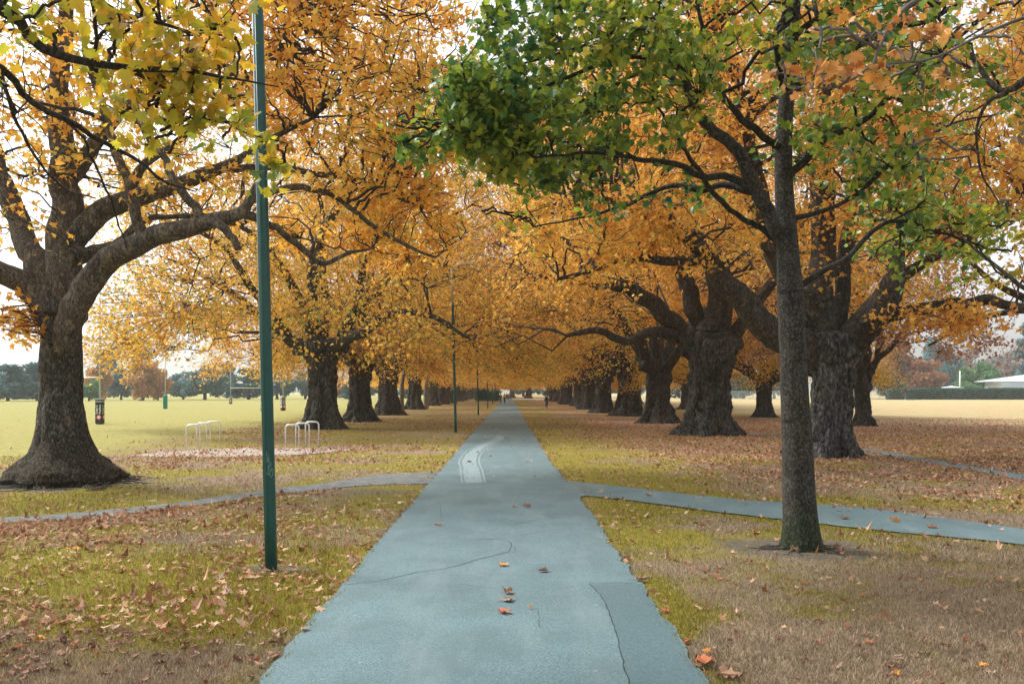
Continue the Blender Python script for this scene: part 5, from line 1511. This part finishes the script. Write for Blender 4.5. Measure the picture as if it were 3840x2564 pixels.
# ------------------------------------------------------------------ far end: mesh panel and hedge
xa, xb = gp(1119, 920.7), gp(1144, 920.7)
pn = empty('mesh_panel', ((xa[0] + xb[0]) / 2, xa[1], 0), label='dark green mesh panel between two posts at the left end of the avenue', cat='fence panel')
W = xb[0] - xa[0]
M['mesh_green'] = plain('mesh_green', (.004, .07, .065), .7)
MB().box((0, 0, 1.0), (W, .03, 1.75), 0).build('screen', M['mesh_green'], pn)
for s in (-1, 0, 1):
    MB().tube([(s * W / 2, -.05, 0), (s * W / 2, -.05, 2.0)], .04, 10).build('post', M['green_paint'], pn, True)


def leafy(name, spec, n, size, mat, parent=None, rg=R, gap=None, shell=.75, up=.3, loc=None, tm=LEAF_KITE, inner=None):
    P = blobs(spec, n, rg, gap, shell)
    V, Fs = leaf_geo(P, size * rg.uniform(.6, 1.3, len(P)), tm, up, .4, rg)
    return obj(name, V, Fs, mat, parent, False, loc)


def hedge(name, x0, x1, y, depth, h, mat, inner, n, size, label, seed):
    rg = np.random.default_rng(seed)
    root = empty(name, ((x0 + x1) / 2, y, 0), label=label, cat='hedge')
    L = x1 - x0
    MB().box((0, depth / 2, h / 2 - .1), (L - .3, depth - .3, h - .15), 0, .2).build('dark_core', inner, root)  # plain dark box added inside the hedge, behind its leaves
    u = rg.uniform(-L / 2, L / 2, n)
    f = rg.uniform(0, 1, n)
    top = f < .4
    yy = np.where(top, rg.uniform(0, depth, n), rg.normal(.03, .06, n))
    zz = np.where(top, h + rg.normal(0, .06, n), h * rg.uniform(0, 1, n) ** .9)
    V, Fs = leaf_geo(np.stack([u, yy, zz], -1), size * rg.uniform(.6, 1.3, n), LEAF_KITE, .5, .2, rg, lean=np.array([0, -.8, 0]))
    obj('foliage', V, Fs, mat, root)
    return root


M['hedge_core'] = plain('hedge_core', (.012, .03, .025), .95)
M['bg_bark'] = plain('bg_bark', (.05, .045, .042), .95, var=.4)

p0, p1 = gp(2037, 916), gp(2900, 916)
hedge('clipped_hedge', p0[0], p1[0], p0[1], 2.2, 2.62, M['hedge_leaf'], M['hedge_core'], 26000, .30, 'long clipped dark green hedge across the far right side of the field', 51)
pa, pb = gp(1090, 919), gp(1120, 919)
hedge('dark_hedge', pa[0], pb[0], pa[1], 2.0, 2.3, M['hazed_cedar_leaf'], M['hedge_core'], 2500, .3, 'dark green hedge behind the lamp posts at the left end of the avenue', 52)

# cabinet in front of the hedge
pcab = gp(2085, 917)
cb = empty('utility_cabinet', pcab, label='dark teal cabinet on a pale plinth set against the long hedge', cat='cabinet')
M['cab'] = plain('cab', (.004, .03, .035), .6)
MB().box((0, 0, .9), (1.9, .6, 1.6), 0, .04).build('cabinet_body', M['cab'], cb)
MB().box((0, 0, .06), (2.2, .9, .12)).build('plinth', M['concrete'], cb)
for s in (-1, 1):
    MB().box((s * .45, -.315, .9), (.84, .025, 1.4), 0, .01).build('door', M['cab'], cb)

# wire fence
f0, f1 = gp(1560, 915), gp(2036, 915)
fn = empty('wire_fence', ((f0[0] + f1[0]) / 2, f0[1], 0), label='pale chain link fence along the far side of the field, ending at the hedge', cat='fence')
L = f1[0] - f0[0]
for k in range(int(L / 3.0) + 1):
    MB().tube([(-L / 2 + k * 3.0, 0, 0), (-L / 2 + k * 3.0, 0, 2.0)], .035, 8).build('post', M['galv'], fn, True)
MB().tube([(-L / 2, 0, 1.98), (L / 2, 0, 1.98)], .035, 8).build('top_rail', M['galv'], fn, True)
MB().tube([(-L / 2, 0, .08), (L / 2, 0, .08)], .02, 6).build('bottom_rail', M['galv'], fn, True)
n = int(L / .16)
xs = -L / 2 + np.arange(n) * .16
P = []
for k in range(n):
    if xs[k] + 1.9 < L / 2:
        P.append([(xs[k], 0, .06), (xs[k] + .95, 0, 1.0), (xs[k] + 1.9, 0, 1.96)])
        P.append([(xs[k] + 1.9, .004, .06), (xs[k] + .95, .004, 1.0), (xs[k], .004, 1.96)])
P = np.array(P)
V, q = tubes(P, np.full(P.shape[:2], .009), 3)
obj('wire_mesh', V, [q], M['galv'], fn)

# house beyond the hedge
hx, hd_ = (2430 - VX) / F * 216, 216.0
hs = empty('house', (hx, hd_, 0), label='low white house with shallow pale roof behind the hedge at the far right', cat='house')
M['wall_white'] = plain('wall_white', (.62, .68, .70), .7, var=.05)
M['roof_white'] = plain('roof_white', (.74, .76, .78), .5, var=.05)
M['fascia'] = plain('fascia', (.16, .28, .31), .5, var=.05)
M['glass'] = plain('glass', (.10, .20, .24), .1, var=.1)
hw = 11.5
MB().box((0, 4, 2.2), (hw * 2 + 5.4, 8, 4.4)).build('wall', M['wall_white'], hs)
ze, zr = 4.45, 6.15
rv = [(-hw - 5, -1, ze), (hw + 5, -1, ze), (hw + 5, 9.5, ze), (-hw - 5, 9.5, ze), (-hw + 5, 4.2, zr), (hw - 5, 4.2, zr)]
rf = obj('roof', rv, [np.array([(0, 1, 5, 4), (2, 3, 4, 5)]), np.array([(1, 2, 5), (3, 0, 4)])], M['roof_white'], hs)
MB().box((-5.5, 1.6, 5.35), (2.2, 1.2, .18)).build('skylight', M['glass'], rf)
MB().box((0, -1.03, ze - .12), (2 * hw + 10, .08, .26)).build('fascia_board', M['fascia'], hs)
for k in (-7, -2, 4):
    w = MB().box((k, -.03, 3.3), (2.2, .08, 1.2)).build('window', M['glass'], hs)
    MB().box((k, -.06, 2.66), (2.4, .12, .1)).build('sill', M['wall_white'], w)
lx = (2300 - VX) / F * 213
sh = empty('carport', (lx + 5, 214.0, 0), label='low flat carport roof just above the hedge in front of the white house', cat='carport')
MB().box((0, 0, 2.86), (18, 3.5, .16)).build('roof', M['white_paint'], sh)
MB().box((0, -1.77, 2.80), (18, .05, .2)).build('fascia_board', M['fascia'], sh)
for s in (-8.5, -3, 3, 8.5):
    MB().tube([(s, 0, 0), (s, 0, 2.8)], .06, 8).build('post', M['grey_metal'], sh)
mx = (2201 - VX) / F * 215
ms = empty('flag_mast', (mx, 215, 0), label='short white mast standing behind the hedge left of the bright green tree', cat='mast')
MB().tube([(0, 0, 0), (0, 0, 7.0)], .16, 10).build('pole', M['white_paint'], ms, True)
sd_ = empty('garden_shelter', (mx - .8, 217.5, 0), label='small white pitched shelter roof at the foot of the mast behind the hedge', cat='shelter')
obj('roof', [(-2.4, -1.5, 2.9), (2.4, -1.5, 2.9), (2.4, 1.5, 2.9), (-2.4, 1.5, 2.9), (0, 0, 3.35)], [np.array([(0, 1, 4), (1, 2, 4), (2, 3, 4), (3, 0, 4)])], M['white_paint'], sd_)
for a in (-2, 2):
    for b_ in (-1.2, 1.2):
        MB().tube([(a, b_, 0), (a, b_, 2.92)], .06, 8).build('post', M['white_paint'], sd_)

# ------------------------------------------------------------------ trees far beyond the fields
def bg_proto(kind, mat, seed, n=6500, size=.60):
    """unit tree 1 m tall and 1 m wide, scaled to its place"""
    rg = np.random.default_rng(seed)
    root = empty('background_tree')
    sp = []
    if kind == 'conifer':
        for k in range(42):
            z = rg.uniform(.08, .97)
            w = .5 * (1 - z) ** .8 + .03
            a = rg.uniform(0, 6.28)
            rr = w * rg.uniform(.3, .85)
            sp.append(((rr * math.cos(a), rr * math.sin(a), z), (.17 * (1.15 - z) + .02,) * 2 + (.035,), 1.2 - z))
    elif kind == 'cedar':
        for k in range(46):
            z = rg.uniform(.10, .96)
            w = .5 * min(1, 1.5 * (1.08 - z)) * (.75 + .25 * rg.uniform())
            a = rg.uniform(0, 6.28)
            rr = w * rg.uniform(.3, .9)
            sp.append(((rr * math.cos(a), rr * math.sin(a), z), (.17, .17, .045), 1))
    else:
        for k in range(30):
            v = rg.normal(size=3)
            v /= np.linalg.norm(v)
            rr = rg.uniform(.5, .9)
            sp.append((np.array([v[0] * .42 * rr, v[1] * .42 * rr, max(.10, .49 + v[2] * .5 * rr)]), np.array([.15, .15, .11]) * rg.uniform(.7, 1.3), 1))
        sp.append(((0, 0, .5), (.28, .28, .25), 2))
    sp = [(np.array(a), np.array(b_), c) for a, b_, c in sp]
    P = []
    while len(P) < n:
        k = rg.choice(len(sp), p=np.array([s[2] for s in sp]) / sum(s[2] for s in sp))
        v = rg.normal(size=3)
        v /= np.linalg.norm(v)
        p_ = sp[k][0] + v * sp[k][1] * rg.uniform(.55, 1)
        if p_[2] > .03: P.append(p_)
    P = np.array(P)
    V, Fs = leaf_geo(P, size / 10 * rg.uniform(.5, 1.2, len(P)), LEAF_KITE, .6, .3, rg)
    S = [(0, 0, 0, .035), (0, 0, .25, .026), (.01, 0, .6, .016), (0, 0, .9, .005)]
    mb = MB().tube([r_[:3] for r_ in S], [r_[3] for r_ in S], 9)
    for k in range(9):
        a = rg.uniform(0, 6.28)
        z = rg.uniform(.2, .6)
        mb.tube([(0, 0, z), (.15 * math.cos(a), .15 * math.sin(a), z + .1), (.33 * math.cos(a), .33 * math.sin(a), z + .17)], [.012, .008, .003], 5)
    mb.build('trunk', M['bg_bark'], root)
    obj('crown', V, Fs, mat, root)
    return root


BG = {'cedar': bg_proto('cedar', M['hazed_cedar_leaf'], 61), 'conifer': bg_proto('conifer', M['hazed_leaf'], 62), 'blue': bg_proto('round', M['hazed_leaf'], 63), 'amber': bg_proto('round', M['amber_leaf'], 64), 'russet': bg_proto('round', M['russet_leaf'], 65),
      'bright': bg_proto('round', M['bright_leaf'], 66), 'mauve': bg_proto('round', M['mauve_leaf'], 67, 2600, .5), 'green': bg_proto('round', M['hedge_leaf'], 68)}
bused = set()


def bg(kind, px, w, top, d, label, rz=0.0, grp='trees beyond the playing fields'):
    pr = BG[kind]
    o = copy_tree(pr) if kind in bused else pr
    bused.add(kind)
    x = (px - VX) / F * d
    h = EYE + (HY - top) / F * d
    ww = w / F * d * 1.15
    o.location = (x, d, 0)
    o.scale = (ww, ww, h)
    o.rotation_euler = (0, 0, rz)
    tag(o, label, 'tree', grp)


bg('cedar', 18, 105, 836, 178, 'dark teal cedar at the far left edge of the field', .3)
bg('cedar', 86, 120, 832, 184, 'spreading cedar just left of the big left trunk', 1.9)
bg('cedar', -90, 130, 830, 180, 'dark cedar beyond the left edge of the frame', 2.9)
bg('blue', 40, 110, 838, 236, 'hazy grey tree rising behind the two cedars', .8)
bg('amber', 222, 62, 838, 196, 'faded orange tree right of the black padded goal', .5)
bg('bright', 204, 60, 866, 180, 'small green tree behind the black goal pad', 1.5)
bg('conifer', 250, 110, 800, 300, 'tall pale blue conifer rising behind the orange trees, left one', .2)
bg('conifer', 328, 100, 796, 310, 'tall pale blue conifer rising behind the orange trees, right one', 1.2)
bg('blue', 278, 70, 846, 205, 'blue grey tree between the two orange trees', 2.2)
bg('amber', 328, 82, 822, 186, 'large orange tree left of the green padded post', 2.6)
bg('amber', 362, 56, 842, 190, 'smaller orange tree right behind the green padded post', 4.6)
bg('blue', 420, 80, 850, 215, 'blue grey tree right of the orange trees', 3.2)
bg('blue', 470, 110, 836, 205, 'wide blue grey tree left of the far white goal', 4.2)
bg('conifer', 520, 70, 824, 260, 'pale conifer behind the far white goal', 3.2)
bg('cedar', 570, 100, 845, 215, 'dark blue cedar right of the far white goal', 5.2)
bg('blue', 635, 90, 840, 225, 'hazy tree just behind the foreground lamp post', 5.2)
bg('blue', 700, 80, 848, 230, 'hazy tree left of the first left row trunk', 6.0)
bg('russet', 770, 80, 850, 240, 'faded orange tree seen between the first two left row trunks', .5)
bg('cedar', 806, 60, 880, 200, 'low blue green bush tree between the first two left row trunks', 2.4)
bg('blue', 870, 90, 850, 250, 'hazy tree seen past the goblet shaped trunk', 1.1)
bg('green', 950, 90, 860, 240, 'green tree beyond the saplings of the left row', 2.1)
bg('cedar', 1040, 90, 868, 262, 'dark tree beyond the far left row trunks', .9)
bg('green', 1270, 90, 860, 290, 'hazy green tree beyond the far end, right of the path', 2.9)
bg('blue', 1420, 140, 850, 280, 'hazy tree beyond the third right row trunk', 3.9)
bg('green', 1560, 120, 840, 262, 'green tree behind the wire fence near the second big trunk', .4)
bg('green', 1705, 90, 850, 240, 'green tree behind the wire fence left of the short dark tree', 1.4)
bg('amber', 1700, 80, 838, 260, 'orange tree behind the wire fence left of the short dark tree', 2.4)
bg('blue', 1775, 90, 846, 238, 'blue green tree behind the wire fence right of the short dark tree', 3.4)
bg('russet', 1960, 110, 800, 230, 'russet tree behind the slim mottled trunk', .7)
bg('green', 1930, 80, 856, 228, 'green shrub tree behind the fence left of the slim mottled trunk', 1.7)
bg('russet', 2040, 120, 760, 236, 'tall twiggy russet tree right of the slim mottled trunk', 2.7)
bg('green', 2035, 70, 850, 226, 'green tree in front of the tall russet one', 3.7)
bg('russet', 2105, 110, 812, 232, 'broad russet tree above the left end of the hedge', 4.7)
bg('blue', 2140, 70, 770, 262, 'tall blue green tree above the russet one', 5.7)
bg('blue', 2178, 62, 790, 252, 'dark narrow tree left of the white mast', .6)
bg('bright', 2243, 92, 818, 232, 'bright green rounded tree above the hedge', 2.0)
bg('bright', 2222, 56, 868, 224, 'low yellow green bush below the bright rounded tree', 3.0)
bg('mauve', 2225, 100, 792, 282, 'thin bare topped tree behind the bright green one', .9)
bg('mauve', 2310, 110, 798, 270, 'brownish bare tree above the white house', 1.9)
bg('blue', 2290, 90, 812, 300, 'hazy blue tree behind the bare ones', 2.5)
bg('conifer', 2362, 90, 720, 250, 'tall dark blue conifer at the right edge above the house', 3.3)
bg('mauve', 2420, 130, 790, 262, 'bare mauve tree beyond the right edge of the frame', 4.3)
bg('cedar', 1120, 60, 850, 310, 'dark tree at the end of the avenue, left of the path', 5)
bg('blue', 1200, 90, 846, 330, 'hazy tree at the end of the avenue, right of the path', 5)
bg('amber', 1340, 120, 830, 300, 'orange tree beyond the far right row trunks', 2)

# ------------------------------------------------------------------ air
HZ = NT('haze')
pv = HZ.n('VolumePrincipled', Density=.00035)
pv.inputs['Color'].default_value = (.93, .985, 1, 1)
pv.inputs['Anisotropy'].default_value = .2
HZ.t.links.new(pv.outputs[0], HZ.out.inputs['Volume'])
hz = MB().box((0, 800, 16.5), (3400, 1900, 37)).build('haze', HZ.m)
tag(hz, 'pale blue autumn haze over the far trees and fields', 'haze', kind='stuff')

# ------------------------------------------------------------------ light
w = bpy.data.worlds.new('World')
SC.world = w
w.use_nodes = True
nt = w.node_tree
nt.nodes.clear()
sky = nt.nodes.new('ShaderNodeTexSky')
sky.sky_type = 'NISHITA'
sky.sun_disc = False
EL, AZ = rad(50), rad(296)
sky.sun_elevation = EL
sky.sun_rotation = AZ
sky.air_density = 1.0
sky.dust_density = 4.0
hs_ = nt.nodes.new('ShaderNodeHueSaturation')
hs_.inputs['Saturation'].default_value = .12
bgn = nt.nodes.new('ShaderNodeBackground')
bgn.inputs['Strength'].default_value = .15
wo = nt.nodes.new('ShaderNodeOutputWorld')
nt.links.new(sky.outputs[0], hs_.inputs['Color'])
nt.links.new(hs_.outputs[0], bgn.inputs[0])
nt.links.new(bgn.outputs[0], wo.inputs[0])
sl = bpy.data.lights.new('sun', 'SUN')
sl.energy = 1.5
sl.angle = rad(12)
sl.color = (1, .98, .955)
so = bpy.data.objects.new('sun', sl)
COL.objects.link(so)
dv = Vector((math.sin(AZ) * math.cos(EL), math.cos(AZ) * math.cos(EL), math.sin(EL)))
so.rotation_euler = dv.to_track_quat('Z', 'Y').to_euler()

# ------------------------------------------------------------------ camera
cam = bpy.data.cameras.new('camera')
cam.sensor_width = 36
cam.lens = 36 * F / 2348
cam.shift_x = (1174 - VX) / 2348
cam.shift_y = (HY - 784) / 2348
cam.clip_start = .1
cam.clip_end = 6000
cam.dof.use_dof = False
co_ = bpy.data.objects.new('camera', cam)
COL.objects.link(co_)
co_.location = (0, 0, EYE)
co_.rotation_euler = (math.pi / 2, 0, 0)
SC.camera = co_
vs = SC.view_settings
vs.view_transform = 'Standard'
vs.look = 'None'
vs.gamma = 1.0
vs.exposure = 1.05
SC.cycles.max_bounces = 8
SC.cycles.diffuse_bounces = 4
SC.cycles.glossy_bounces = 2
SC.cycles.transmission_bounces = 4
SC.cycles.volume_bounces = 2
SC.cycles.use_denoising = True
